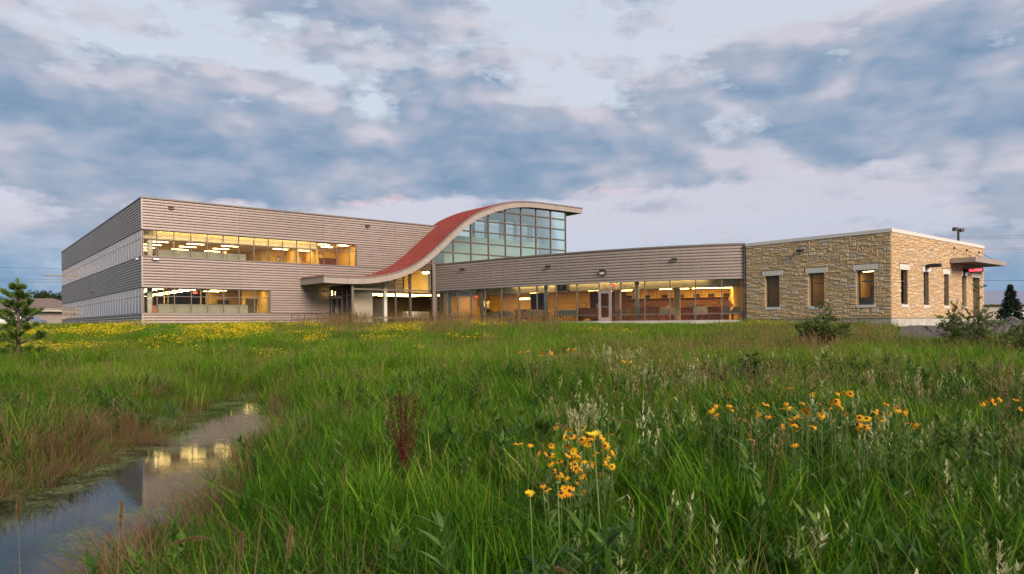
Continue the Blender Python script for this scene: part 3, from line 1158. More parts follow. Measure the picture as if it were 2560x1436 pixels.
for k in range(npan):
    s0, s1 = arc[-1] * k / npan + 0.006, arc[-1] * (k + 1) / npan - 0.006
    m = MB()
    off = random.uniform(0, 0.008)
    rows = []
    for s in np.linspace(s0, s1, 4):
        x, z, a_, b_ = rc_at(s)
        rows.append([(x - a_ * 0.12, YF + 0.04, z - b_ * 0.12), (x - a_ * 0.12, YF - off, z - b_ * 0.12), (x - a_ * TH, YF - off, z - b_ * TH), (x - a_ * TH, YF + 0.04, z - b_ * TH)])
    m.grid(rows)
    m.build('fascia_panel', 'fascia', hall)
m = MB()
rows = []
for i in range(len(RC)):
    x, z = RC[i]
    a_, b_ = NR[i]
    rows.append([(x + a_ * 0.03, YF + 0.06, z + b_ * 0.03), (x + a_ * 0.03, YF - 0.03, z + b_ * 0.03), (x - a_ * 0.10, YF - 0.03, z - b_ * 0.10), (x - a_ * 0.10, YF + 0.02, z - b_ * 0.10)])
m.grid(rows)
m.build('fascia_cap', 'trim', hall)
# end fascias: canopy end towards the block, and the high right end
x, z = RC[0]
for k in range(9):
    y0, y1 = YF + 0.02 + k * (4.62 / 9), YF + 0.02 + (k + 1) * (4.62 / 9) - 0.012
    box_obj('fascia_panel', 'fascia', hall, x - 0.03, x + 0.02, y0, y1, z - TH, z - 0.12)
box_obj('fascia_cap', 'trim', hall, x - 0.05, x + 0.04, YF - 0.03, -0.08, z - 0.115, z + 0.02)
x, z = RC[-1]
box_obj('fascia_panel', 'fascia', hall, x - 0.02, x + 0.03, YF + 0.02, YB, z - TH, z - 0.12)
box_obj('fascia_cap', 'trim', hall, x - 0.03, x + 0.05, YF - 0.03, YB, z - 0.115, z + 0.03)

# gable glazing
gable = sub('gable_window', hall)
GX_ = [14.42, 18.38, 22.10, 24.33, 26.30, 28.32, 30.36, 32.31, 34.25, 36.22, 38.30]
GZ_ = [0.55, 2.90, 5.36, 6.40, 7.43, 8.50, 9.56, 10.60]


def under(x):
    return roof_z(x) - 0.50


def gable_cells(x0, x1, z0, z1):
    """The glass between two mullions and two rails, cut off under the curved roof."""
    n = 8
    xs = np.linspace(x0, x1, n + 1)
    tops = [min(z1, under(x) - 0.02) for x in xs]
    return xs, tops


for i in range(len(GX_) - 1):
    x0, x1 = GX_[i], GX_[i + 1]
    for z0, z1 in zip([0.10] + GZ_, GZ_ + [11.9]):
        xs, tops = gable_cells(x0 + 0.03, x1 - 0.03, z0 + 0.03, z1 - 0.03)
        if max(tops) < z0 + 0.10:
            continue
        m = MB()
        lo = [(x, t) for x, t in zip(xs, tops) if t > z0 + 0.03]
        if len(lo) < 2:
            continue
        m.grid([[(x, YG + 0.05, z0 + 0.03), (x, YG + 0.05, t)] for x, t in lo])
        m.build('pane', 'gable_glass' if z0 > 5.2 else 'window_glass', gable)
for i, x in enumerate(GX_):
    w = 0.09 if i in (0, 2) else 0.035
    box_obj('mullion', 'frame', gable, x - w, x + w, YG - 0.05, YG + 0.14, -0.3, under(x) + (0.12 if i else 0.0))
for z in GZ_:
    run = [x for x in np.arange(GX_[0], GX_[-1] + 0.01, 0.05) if under(x) > z]
    if run:
        box_obj('window_rail', 'dark_frame' if z > 5 else 'frame', gable, run[0] + 0.02, GX_[-1] - 0.04, YG - 0.035, YG + 0.12, z - 0.06, z + 0.06)
side_win = sub('side_window', hall)
# right end wall of the hall and its rear clerestory
for y in (-4.3, -2.9, -1.5, -0.1):
    box_obj('mullion', 'frame', side_win, 38.30, 38.42, y - 0.05 if y > -4 else y + 0.141, y + 0.05 if y > -4 else y + 0.22, 0, under(38.3))
for a_, b_ in zip((-4.08, -2.84, -1.44), (-2.96, -1.56, -0.16)):
    for z0, z1 in zip([4.5] + GZ_[2:], GZ_[2:] + [11.4]):
        if z1 - z0 > 0.3:
            box_obj('pane', 'gable_glass', side_win, 38.34, 38.35, a_, b_, z0 + 0.03, z1 - 0.03)
for z in GZ_[2:]:
    box_obj('window_rail', 'dark_frame', side_win, 38.31, 38.40, -4.07, 0.0, z - 0.04, z + 0.04)
# rear: smooth pale wall, clerestory frames above the block's roof
m = MB()
m.box(26.05, 38.2, -0.16, -0.03, 2.90, 8.30)
m.build('inner_wall', 'pale_wall', hall)
xs = [29.4, 31.3, 33.2, 35.1, 37.0, 38.3]
for i, x in enumerate(xs):
    box_obj('mullion', 'pale_wall', hall, x - 0.14, x + 0.14, -0.16, 0.10, 8.30, max(8.4, min(11.4, under(x))))
    if i % 2 == 0:
        box_obj('mullion', 'pale_wall', hall, x + 0.30, x + 0.40, -0.14, 0.06, 8.30, max(8.4, min(11.4, under(x + .35))))
box_obj('window_rail', 'pale_wall', hall, 26.8, 38.2, -0.18, 0.08, 8.30, 8.62)
box_obj('window_rail', 'pale_wall', hall, 29.6, 38.2, -0.15, 0.05, 10.55, 10.9)
box_obj('wall', 'pale_wall', hall, 31.2, 38.2, -0.12, 0.03, 10.9, 11.4)
for a_, b_ in zip(xs[:-1], xs[1:]):
    z1 = min(10.55, under(a_) - 0.1)
    if z1 > 8.8:
        box_obj('pane', 'side_glass', hall, a_ + 0.14, b_ - 0.14, -0.02, -0.01, 8.62, z1)
# floor, sill base and entrance lobby
m = MB()
m.box(11.5, 38.2, YG + 0.2, -0.02, -0.4, 0.10)
m.build('floor_slab', 'concrete_panel', hall)
box_obj('foundation', 'concrete', hall, 14.3, 38.4, YG - 0.04, YG + 0.18, -0.6, 0.09)
# left end wall with the entrance doors (faces the approach path)
XS = 14.42
dl = thing('entrance_door', 'glazed double entrance door under the canopy', 'door', site(XS, -2.35, 0.10), FRZ)
for y0 in (0.0, 0.98):
    f = MB()
    f.box(-0.03, 0.03, y0, y0 + 0.09, 0.0, 2.15).box(-0.03, 0.03, y0 + 0.86, y0 + 0.95, 0, 2.15).box(-0.03, 0.03, y0 + 0.09, y0 + 0.86, 0, 0.25).box(-0.03, 0.03, y0 + 0.09, y0 + 0.86, 2.05, 2.15)
    lf = f.build('leaf', 'frame', dl)
    new_obj('pane', MB().box(-0.006, 0.006, y0 + 0.09, y0 + 0.86, 0.25, 2.05).mesh('pane', 'dark_glass'), lf)
    hx = y0 + (0.80 if y0 == 0 else 0.10)
    new_obj('handle', MB().tube([(-0.07, hx, 0.85), (-0.07, hx, 1.35)], 0.018, 8).mesh('handle', 'steel'), lf)
MB().box(-0.05, 0.05, -0.08, 0.0, 0, 2.25).box(-0.05, 0.05, 1.94, 2.02, 0, 2.25).box(-0.05, 0.05, 0, 1.94, 2.16, 2.25).build('door_frame', 'steel', dl)
for y0, y1 in ((-4.15, -2.45), (-0.30, -0.12)):
    box_obj('pane', 'dark_glass', hall, XS - 0.006, XS + 0.006, y0, y1, 0.2, 3.2)
box_obj('pane', 'dark_glass', hall, XS - 0.006, XS + 0.006, -2.45, -0.30, 2.42, 3.2)
for y in (-3.3, -2.47, -0.26, -0.10):
    box_obj('mullion', 'dark_frame', hall, XS - 0.05, XS + 0.05, y - 0.035, y + 0.035, 0.1, 3.3)
box_obj('window_rail', 'dark_frame', hall, XS - 0.05, XS + 0.05, -4.2, -0.06, 2.36, 2.42)
box_obj('window_rail', 'dark_frame', hall, XS - 0.05, XS + 0.05, -4.2, -2.5, 0.10, 0.2)
sconce = thing('wall_sconce', 'small lit vertical sconce beside the entrance doors', 'wall light', site(XS - 0.09, -0.75, 2.5), FRZ)
MB().box(-0.02, 0.03, -0.05, 0.05, -0.05, 0.40).build('back_plate', 'black', sconce)
MB().tube([(-0.05, 0, 0.0), (-0.05, 0, 0.36)], 0.035, 8).build('lens', 'tube_light', sconce)
# inside the hall: concrete pier, columns, brightly lit lobby ceiling, stair
lw_block('concrete_pier', 'broad concrete pier behind the glass beside the entrance', 'pier', 'concrete_panel', 15.0, 17.1, -2.6, -2.2, 0.10, 3.25)
m = MB()
m.box(LOB0 + 0.1, LOB1 - 0.1, 0.3, 14.0, 2.86, 2.90)
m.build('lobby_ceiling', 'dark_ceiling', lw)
lob = [(18.4, 20.2, 1.0, 2.6), (20.5, 23.4, 0.8, 3.4), (23.8, 26.8, 0.8, 3.4), (27.2, 29.6, 0.8, 3.0), (19.0, 21.2, 4.2, 5.4), (22.0, 26.0, 4.4, 5.6)]
for i, (x0, x1, y0, y1) in enumerate(lob):
    t = lw_thing('lobby_light', ('large glowing lobby ceiling panel nearest the entrance doors', 'large glowing lobby ceiling panel left of the stair', 'large glowing lobby ceiling panel above the stair foot',
                                 'large glowing lobby ceiling panel behind the corner post', 'deeper lobby ceiling panel near the entrance', 'deeper lobby ceiling panel behind the stair')[i], 'ceiling light', x0, y0, 2.86, 'lobby ceiling panels')
    MB().box(-0.04, x1 - x0 + 0.04, -0.04, y1 - y0 + 0.04, -0.03, 0.0).build('housing', 'ceiling', t)
    MB().box(0, x1 - x0, 0, y1 - y0, -0.05, -0.034).build('lens', 'lobby_light', t)
lw_block('lobby_wall', 'dark timber wall at the back of the lobby', 'wall', 'dark_wall', LOB0, LOB1, 9.0, 9.15, 0.13, 2.84)
lw_block('reception_desk', 'low white reception counter in front of the stair', 'counter', 'pale_wall', 21.2, 23.7, -1.2, -0.5, 0.55, 1.15)
st = lw_thing('stair', 'cream staircase rising to the right inside the glass hall', 'stairs', 23.4, -2.2, 0.10)
s = MB()
s.grid([[(0, 0, 0.1), (0, 0, 0.65), ], [(4.6, 0, 2.85), (4.6, 0, 3.4)]])
s.grid([[(0, 0.05, 0.1), (0, 0.05, 0.65)], [(4.6, 0.05, 2.85), (4.6, 0.05, 3.4)]])
s.face([(0, 0, 0.65), (0, 0.05, 0.65), (4.6, 0.05, 3.4), (4.6, 0, 3.4)])
s.build('stringer', 'column', st)
for k in range(16):
    box_obj('tread', 'column', st, k * 0.285, k * 0.285 + 0.29, 0.06, 1.2, 0.02 + k * 0.172, 0.06 + k * 0.172)
MB().tube([(0, 0.02, 1.1), (4.6, 0.02, 3.85)], 0.022, 6).build('handrail', 'steel', st)
lw_block('hall_column', 'dark steel column behind the tall glass left of the corner post', 'column', 'dark_frame', 20.15, 20.35, -3.6, -3.4, 0.1, 4.6)
lw_block('hall_column', 'grey steel column behind the glass near the entrance pier', 'column', 'pale_wall', 18.0, 18.28, -3.0, -2.75, 0.1, 3.8)
lw_block('door_bank', 'dark bank of inner lobby doors behind the glass', 'door', 'dark_frame', 17.7, 19.5, -0.05, 0.02, 0.1, 2.3)
m = MB()
m.box(21.6, 24.2, -0.20, -0.165, 2.95, 5.0)
o = m.build('lit_wall_panel', 'yellow_wall')
o.location = site(0, 0, 0)
o.rotation_euler = (0, 0, FRZ)
tag(o, 'yellow lit wall panel inside the hall below the red roof', 'panel')
lamp = lw_thing('hall_lamp', 'white pendant lamp inside the hall by the corner post', 'lamp', 22.7, -2.2, 4.7)
MB().tube([(0, 0, 0.02), (0, 0, 1.2)], 0.012, 6).build('rod', 'black', lamp)
MB().tube([(0, 0, -0.1), (0, 0, 0.02)], [0.32, 0.30], 14).build('shade', 'room_light', lamp)
# snow guards on the red roof
for xg, zl in ((16.4, 'lower'), (18.9, 'upper')):
    i = int(np.argmin(abs(RC[:, 0] - xg)))
    x, z = RC[i]
    a_, b_ = NR[i]
    t = lw_thing('snow_guard', '%s row of small steel snow guards across the red roof' % zl, 'snow guard', x, 0, z)
    MB().tube([(a_ * 0.16, -4.4, b_ * 0.16), (a_ * 0.16, -0.3, b_ * 0.16)], 0.014, 6).build('bar', 'steel', t)
    for k in range(6):
        y = -4.2 + k * 0.75
        MB().box(a_ * 0.02 - 0.04, a_ * 0.16 + 0.03, y - 0.03, y + 0.03, b_ * 0.0, b_ * 0.19).build('clamp', 'steel', t)
# handrail on the approach
hr = lw_thing('handrail', 'brown steel handrail on the ramp beside the entrance', 'handrail', 10.3, -1.9, 0.02)
L_ = 3.2
for k, xx in enumerate((0.0, 1.05, 2.1, L_)):
    MB().tube([(xx, 0, 0), (xx, 0, 0.86 + xx * 0.03)], 0.024, 8).build('post', 'rail', hr)
MB().tube([(0, 0, 0.86), (L_, 0, 0.96)], 0.026, 8).build('rail', 'rail', hr)
MB().tube([(0, 0, 0.42), (L_, 0, 0.5)], 0.018, 8).build('rail', 'rail', hr)

# ------------------------------------------------------------------ curved one-storey wing
LP = np.array([[-6.81, 59.95], [-2.58, 56.25], [0.66, 53.39], [3.62, 51.10], [6.36, 49.24], [8.96, 47.80], [11.48, 46.71], [13.94, 45.83], [15.45, 45.33]])
pf = np.polyfit(LP[:, 0], LP[:, 1], 3)
XX = np.linspace(-6.81, 15.45, 400)
FRONT = np.stack([XX, np.polyval(pf, XX)], 1)
FS = np.concatenate([[0], np.cumsum(np.hypot(*(FRONT[1:] - FRONT[:-1]).T))])
FLEN = FS[-1]


def fp(s, d=0.0):
    """Plan point s metres along the curved front, d metres behind it."""
    x = float(np.interp(s, FS, FRONT[:, 0]))
    sl = np.polyval(np.polyder(pf), x)
    n = np.array([-sl, 1.0]) / math.hypot(1, sl)
    y = float(np.polyval(pf, x))
    return (x + n[0] * d, y + n[1] * d)


def s_of_px(px):
    k = (FRONT[:, 0] / FRONT[:, 1]) * FOC + 1280
    return float(np.interp(px, k, FS))


LH2, HEAD = 5.10, 2.88
wing = thing('curved_wing', 'long low curved wing with ribbed metal band above a glass front', 'building', (0, 0, 0))


def ribbon_strip(d0, d1, s0, s1, n=24):
    return [fp(s, d0) for s in np.linspace(s0, s1, n)], [fp(s, d1) for s in np.linspace(s0, s1, n)]


def curved_slab(name, mat, parent, d0, d1, z0, z1, s0=0.0, s1=None, n=40):
    a, b = ribbon_strip(d0, d1, s0, FLEN if s1 is None else s1, n)
    m = MB()
    m.grid([[(p[0], p[1], z0), (p[0], p[1], z1), (q_[0], q_[1], z1), (q_[0], q_[1], z0), (p[0], p[1], z0)] for p, q_ in zip(a, b)])
    for k in (0, -1):
        m.face([(a[k][0], a[k][1], z0), (a[k][0], a[k][1], z1), (b[k][0], b[k][1], z1), (b[k][0], b[k][1], z0)])
    return m.build(name, mat, parent)


curved_slab('wall', 'trim', wing, 0.0, 0.25, HEAD, LH2)
cuts = [0.25] + [s_of_px(p) for p in (1211, 1390, 1611)] + [FLEN]
prof = rib_profile(HEAD + 0.03, LH2 - 0.02)
for c0, c1 in zip(cuts[:-1], cuts[1:]):
    m = MB()
    ss = np.linspace(c0 + 0.006, c1 - 0.006, 16)
    rows = []
    for z, d in prof:
        rows.append([(*fp(ss[0], 0), z)] + [(*fp(s, -d), z) for s in ss] + [(*fp(ss[-1], 0), z)])
    m.grid(rows)
    m.build('cladding_panel', 'cladding', wing)
curved_slab('parapet_cap', 'trim', wing, -0.10, 0.30, LH2, LH2 + 0.10)
curved_slab('head_flashing', 'flashing', wing, -0.09, 0.02, HEAD - 0.03, HEAD + 0.02)
m = MB()
e = fp(0.12)
m.box(e[0] - 0.16, e[0] + 0.12, e[1] - 0.2, e[1] + 0.16, -0.3, LH2 + 0.09)
m.build('corner_post', 'trim', wing)
box_obj('end_post', 'trim', wing, 15.34, 15.56, 45.16, 45.60, -0.4, LH2 - 0.02)
curved_slab('roof', 'roof_deck', wing, 0.26, 9.8, 4.5, 4.6)
curved_slab('foundation', 'concrete', wing, -0.06, 0.2, -0.7, 0.10)
curved_slab('floor_slab', 'carpet', wing, 0.2, 9.8, -0.1, 0.105)

MPX = [1111.9, 1143.4, 1176.9, 1213.4, 1253.5, 1296.7, 1342.4, 1390.6, 1443, 1496.7, 1528, 1552.6, 1612, 1675, 1739.3, 1805]
MS = [0.30] + [s_of_px(p) for p in MPX] + [FLEN - 0.06]
front_glass = sub('glass_front', wing)
for i, s in enumerate(MS):
    if i in (10, 11):
        continue
    seg_box('mullion', 'frame', front_glass, fp(s - 0.035, 0.05), fp(s + 0.035, 0.05), 0.13, 0.14, HEAD - 0.05)
for i, (a, b) in enumerate(zip(MS[:-1], MS[1:])):
    if i == 10:
        continue
    A, B = fp(a + 0.035, 0.06), fp(b - 0.035, 0.06)
    for z0, z1 in ((HEAD - 0.05, HEAD + 0.01), (0.52, 0.58), (0.06, 0.14)):
        seg_box('window_rail', 'frame', front_glass, fp(a, 0.06), fp(b, 0.06), 0.11, z0, z1)
    seg_box('pane', 'window_glass', front_glass, A, B, 0.008, 0.58, HEAD - 0.05)
    seg_box('pane', 'window_glass', front_glass, A, B, 0.008, 0.14, 0.52)
# glazed exit door
a, b = MS[10], MS[11]
pa, pb = fp(a, 0.05), fp(b, 0.05)
dr = thing('exit_door', 'white framed glass door in the curved glass front', 'door', (*fp((a + b) / 2, 0.05), 0.0), math.atan2(pb[1] - pa[1], pb[0] - pa[0]))
hw = math.hypot(pb[0] - pa[0], pb[1] - pa[1]) / 2
MB().box(-hw, -hw + 0.05, -0.08, 0.07, 0.08, HEAD - 0.04).box(hw - 0.05, hw, -0.08, 0.07, 0.08, HEAD - 0.04).box(-hw + 0.05, hw - 0.05, -0.08, 0.07, 2.24, 2.31).build('door_frame', 'flashing', dr)
w_ = hw - 0.055
lf = MB().box(-w_, -w_ + 0.12, -0.06, 0.0, 0.10, 2.23).box(w_ - 0.12, w_, -0.06, 0.0, 0.10, 2.23).box(-w_ + 0.12, w_ - 0.12, -0.06, 0, 0.10, 0.38).box(-w_ + 0.12, w_ - 0.12, -0.06, 0, 2.09, 2.23).build('leaf', 'fascia', dr)
new_obj('pane', MB().box(-w_ + 0.12, w_ - 0.12, -0.035, -0.027, 0.38, 2.09).mesh('pane', 'window_glass'), lf)
new_obj('push_bar', MB().box(-w_ + 0.1, w_ - 0.1, 0.01, 0.06, 1.10, 1.16).mesh('push_bar', 'steel'), lf)
MB().box(-w_, w_, -0.035, -0.027, 2.31, HEAD - 0.05).build('transom_pane', 'window_glass', dr)
MB().box(-hw, hw, -0.3, 0.06, -0.1, 0.08).build('threshold', 'kerb', dr)

# rooms behind the glass
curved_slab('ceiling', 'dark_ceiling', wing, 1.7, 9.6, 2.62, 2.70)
curved_slab('ceiling', 'ceiling', wing, 0.25, 1.7, 3.30, 3.36)
curved_slab('cove_wall', 'cream_wall', wing, 1.62, 1.70, 2.40, 3.30)
BW = 9.3
seg_box('end_wall', 'yellow_wall', wing, fp(FLEN - 0.05, 0.4), fp(FLEN - 0.05, 9.3), 0.1, 0.11, 3.3)
seg_box('end_wall', 'yellow_wall', wing, fp(0.35, 0.4), fp(0.35, 9.3), 0.1, 0.11, 3.3)
curved_slab('back_wall', 'brown_panel', wing, BW, BW + 0.2, 0.1, 2.62)
curved_slab('upper_wall', 'yellow_wall', wing, BW - 0.55, BW - 0.02, 1.95, 2.62, s_of_px(1440), FLEN)
for s in np.arange(s_of_px(1440) + 0.3, FLEN, 0.42):          # tile joints standing proud as thin battens
    seg_box('batten', 'dark_wall', wing, fp(s - 0.012, BW - 0.56), fp(s + 0.012, BW - 0.56), 0.02, 1.96, 2.61)
curved_slab('side_panelling', 'yellow_wall', wing, 7.6, 7.7, 0.11, 2.60, s_of_px(1215), s_of_px(1345))
curved_slab('end_wall', 'yellow_wall', wing, 6.2, 6.3, 0.11, 2.60, 0.6, s_of_px(1205))
for k in range(8):                                             # cove tubes, one run per bay
    s0 = s_of_px(1256) + k * 2.05
    seg_box('cove_strip', 'cove_light', wing, fp(s0, 1.45), fp(s0 + 1.95, 1.45), 0.06, 3.16, 3.22)


def wing_thing(name, label, cat, s, d, z=0.105, group=None, turn=0.0):
    p, q_ = fp(s - 0.2, d), fp(s + 0.2, d)
    return thing(name, label, cat, (*fp(s, d), z), math.atan2(q_[1] - p[1], q_[0] - p[0]) + turn, group)


# round columns inside the glass
for px, d, lb in ((1104, 0.9, 'round pale column just inside the glass near the corner post'), (1186, 0.9, 'round pale column inside the glass left of the first row of chairs'),
                  (1349, 0.9, 'round pale column inside the glass between the chair rows'), (1583, 0.9, 'round pale column inside the glass right of the white door')):
    t = wing_thing('column', lb, 'column', s_of_px(px), d, group='round columns in the waiting room')
    MB().tube([(0, 0, 0), (0, 0, 2.5)], 0.155, 16).build('shaft', 'column', t, True)
    MB().tube([(0, 0, 2.5), (0, 0, 3.28)], 0.155, 16).build('upper_shaft', 'column', t, True)
for px, lb in ((1487, 'square yellow pier left of the white door'), (1664, 'square yellow pier in front of the service counter')):
    t = wing_thing('pier', lb, 'pier', s_of_px(px), 4.2)
    MB().box(-0.2, 0.2, -0.2, 0.2, 0, 2.51).build('shaft', 'cream_wall', t)

# ceiling lights added to brighten the room, the deep row washing the back wall
for i, (px, d) in enumerate(((1120, 3.5), (1185, 4.0), (1240, 4.8), (1310, 4.2), (1400, 5.0), (1470, 6.8), (1540, 5.0), (1600, 6.8), (1660, 6.8), (1720, 6.8), (1775, 6.8), (1830, 6.8))):
    t = wing_thing('ceiling_light', 'added recessed ceiling light brightening the waiting room, %s along the curve' % ('first', 'second', 'third', 'fourth', 'fifth', 'sixth', 'seventh', 'eighth', 'ninth', 'tenth', 'eleventh', 'last')[i],
                   'ceiling light', s_of_px(px), d, 2.62, 'added waiting room ceiling lights')
    MB().box(-0.5, 0.5, -0.15, 0.15, -0.03, 0).build('housing', 'ceiling', t)
    MB().box(-0.46, 0.46, -0.12, 0.12, -0.045, -0.032).build('lens', 'room_light', t)

# service counter, desks, chairs
ct = wing_thing('service_counter', 'long wooden service counter at the back right of the waiting room', 'counter', s_of_px(1745), 6.4, 0.105)
s0, s1 = s_of_px(1606), FLEN - 0.5
mid = fp(s_of_px(1745), 6.4)
inv = Matrix.Translation((*mid, 0.105)) @ Matrix.Rotation(ct.rotation_euler[2], 4, 'Z')
inv = inv.inverted()


def ct_slab(name, mat, d0, d1, z0, z1, a, b):
    p, q_ = ribbon_strip(d0, d1, a, b, 8)
    m = MB()
    m.grid([[tuple(inv @ Vector((*c, z))) for c, z in ((x, z0), (x, z1), (y, z1), (y, z0), (x, z0))] for x, y in zip(p, q_)])
    for k in (0, -1):
        m.face([tuple(inv @ Vector((*c, z))) for c, z in ((p[k], z0), (p[k], z1), (q_[k], z1), (q_[k], z0))])
    m.build(name, mat, ct)


n_bay = 7
for k in range(n_bay):
    a, b = s0 + (s1 - s0) * k / n_bay, s0 + (s1 - s0) * (k + 1) / n_bay - 0.04
    ct_slab('front_panel', 'wood', 6.1, 6.2, 0.15, 0.62, a, b)
    ct_slab('front_panel', 'wood', 6.06, 6.2, 0.65, 1.02, a, b)
ct_slab('counter_top', 'dark_wall', 5.95, 6.9, 1.04, 1.10, s0, s1)
items = [(1615, 'cream box'), (1645, 'upright cream leaflet holder'), (1688, 'tall cream leaflet stand'), (1700, 'cream monitor'), (1725, 'low cream paper stack'), (1755, 'slanted cream notice'),
         (1790, 'narrow cream leaflet stand'), (1825, 'cream lamp'), (1840, 'cream arched monitor'), (1858, 'cream folder')]
for k, (px, nm) in enumerate(items):
    t = wing_thing('counter_item', '%s on the service counter, %s from the door' % (nm, ('first', 'second', 'third', 'fourth', 'fifth', 'sixth', 'seventh', 'eighth', 'ninth', 'last')[k]), 'stationery', s_of_px(px), 6.3, 1.102)
    w = (0.30, 0.14, 0.16, 0.34, 0.8, 0.30, 0.13, 0.16, 0.5, 0.4)[k]
    h = (0.2, 0.32, 0.36, 0.42, 0.22, 0.28, 0.34, 0.40, 0.46, 0.24)[k]
    MB().box(-w / 2, w / 2, -0.06, 0.06, 0, 0.03).build('foot', 'paper', t)
    b = MB()
    b.grid([[(-w / 2, -0.04, 0.03), (w / 2, -0.04, 0.03)], [(-w / 2 * 0.9, 0.02, h), (w / 2 * 0.75, 0.02, h)], [(-w / 2 * 0.9, 0.05, h), (w / 2 * 0.75, 0.05, h)], [(-w / 2, 0.05, 0.03), (w / 2, 0.05, 0.03)]])
    b.build('body', 'paper', t)
# numbered boards on the upper wall
for k, px in enumerate((1450, 1510, 1573, 1635, 1701, 1767, 1842)):
    t = wing_thing('window_board', 'small dark service board on the yellow wall, %s from the curve' % ('first', 'second', 'third', 'fourth', 'fifth', 'sixth', 'last')[k], 'board', s_of_px(px) * 1.0, BW - 0.60, 1.98, 'service boards')
    MB().box(-0.24, 0.24, -0.05, 0, 0.0, 0.24).build('panel', 'dark_wall', t)
    MB().box(-0.20, 0.20, -0.058, -0.052, 0.04, 0.20).build('face', 'black', t)


def chair():
    t = thing('waiting_chair', 'x', 'chair')
    MB().box(-0.27, 0.27, -0.26, 0.24, 0.40, 0.50).build('seat', 'fabric', t)
    b = MB()
    b.grid([[(-0.26, 0.22, 0.50), (0.26, 0.22, 0.50)], [(-0.25, 0.30, 0.88), (0.25, 0.30, 0.88)], [(-0.22, 0.33, 0.93), (0.22, 0.33, 0.93)], [(-0.25, 0.38, 0.88), (0.25, 0.38, 0.88)], [(-0.26, 0.30, 0.50), (0.26, 0.30, 0.50)]])
    for sx in (-1, 1):
        b.face([(0.26 * sx, 0.22, 0.50), (0.25 * sx, 0.30, 0.88), (0.22 * sx, 0.33, 0.93), (0.25 * sx, 0.38, 0.88), (0.26 * sx, 0.30, 0.50)])
    b.build('backrest', 'fabric', t)
    for sx in (-1, 1):
        MB().tube([(0.29 * sx, -0.26, 0.66), (0.29 * sx, 0.28, 0.66)], 0.025, 6).build('armrest', 'wood', t)
        for y in (-0.24, 0.26):
            MB().tube([(0.29 * sx, y, 0.0), (0.29 * sx, y, 0.65)], 0.022, 6).build('leg', 'wood', t)
    return t


ch0 = None
seats = [(p, 1.9, 'by the glass left of the first desk') for p in (1198, 1212, 1227, 1240)] + [(p, 1.9, 'by the glass before the second column') for p in (1291, 1304, 1318, 1332)] + \
        [(p, 1.9, 'by the glass past the second column') for p in (1364, 1379, 1394, 1409)] + [(p, 3.2, 'seen through the white door') for p in (1506, 1519)] + \
        [(1648, 1.7, 'alone in front of the service counter pier'), (1660, 2.4, 'half hidden by the chair in front of the pier'), (1738, 2.2, 'in front of the counter in the third bay from the stone wall'),
         (1755, 2.5, 'second in the third bay from the stone wall'), (1822, 2.2, 'in the last bay before the stone wall'), (1850, 2.3, 'closest to the stone wall')]
order = ('first', 'second', 'third', 'fourth')
cnt = {}
for px, d, lb in seats:
    n_ = cnt.get(lb, 0)
    cnt[lb] = n_ + 1
    if ch0 is None:
        ch0 = chair()
        c = ch0
    else:
        c = copy_tree(ch0)
    s = s_of_px(px)
    p, q_ = fp(s - 0.2, d), fp(s + 0.2, d)
    c.location = (*fp(s, d), 0.105)
    c.rotation_euler = (0, 0, math.atan2(q_[1] - p[1], q_[0] - p[0]) + math.pi * (1 if d < 3 else 0) + random.uniform(-0.08, 0.08))
    many = sum(1 for x in seats if x[2] == lb) > 1
    tag(c, 'cream cushioned armchair ' + lb + ((', %s in its row' % order[n_]) if many else ''), 'chair', 'waiting room chairs')


def desk(px, d, lb, w=1.5):
    t = wing_thing('desk', lb, 'desk', s_of_px(px), d)
    MB().box(-w / 2 - 0.03, w / 2 + 0.03, -0.38, 0.38, 0.98, 1.03).build('desk_top', 'wood', t)
    MB().box(-w / 2, w / 2, -0.30, -0.26, 0.2, 0.98).build('front_panel', 'wood', t)
    for sx in (-1, 1):
        MB().box(sx * w / 2 - 0.03, sx * w / 2 + 0.03, -0.36, 0.36, 0, 0.98).build('side_panel', 'wood', t)
    return t


desk(1262, 2.6, 'wooden writing desk left of the row of cream chairs', 1.6)
desk(1434, 2.6, 'wooden writing desk with a cream notice on top', 1.6)
desk(1582, 3.4, 'wooden writing desk behind the column right of the door', 1.8)
t = wing_thing('notice', 'cream upright notice on the wooden writing desk', 'notice', s_of_px(1457), 2.6, 1.136)
MB().box(-0.21, 0.21, -0.02, 0.02, 0.02, 0.32).build('sheet', 'paper', t)
MB().box(-0.15, 0.15, -0.08, 0.08, 0.0, 0.02).build('foot', 'wood', t)
t = wing_thing('display_board', 'pale blue display board on an easel near the corner post', 'board', s_of_px(1127), 4.2)
MB().box(-0.55, 0.55, -0.02, 0.02, 0.7, 1.9).build('panel', 'white_paint', t)
for sx in (-0.35, 0.35):
    MB().tube([(sx, 0, 0), (sx, 0, 0.7)], 0.03, 6).build('leg', 'cream_wall', t)
t = wing_thing('piano_lid', 'dark slanted lid standing open beside the display board', 'lid', s_of_px(1152), 3.2)
p_ = MB()
p_.grid([[(-1.1, 0, 1.55), (-1.1, 0.05, 1.6)], [(0.9, 0, 0.85), (0.9, 0.05, 0.9)], [(0.2, 0, 0.85), (0.2, 0.05, 0.85)], [(-1.1, 0, 1.55), (-1.1, 0.05, 1.6)]])
p_.face([(-1.1, 0, 1.55), (0.9, 0, 0.85), (-0.2, 0, 0.85)])
p_.build('panel', 'dark_wall', t)
MB().box(-0.2, 0.9, 0.0, 0.08, 0, 0.85).build('base', 'yellow_wall', t)
t = wing_thing('doorway_sign', 'small lit amber direction sign hanging in the waiting room', 'sign', s_of_px(1222), 4.6, 2.10)
MB().box(-0.6, 0.6, -0.03, 0.03, -0.1, 0.1).build('panel', 'wood', t)
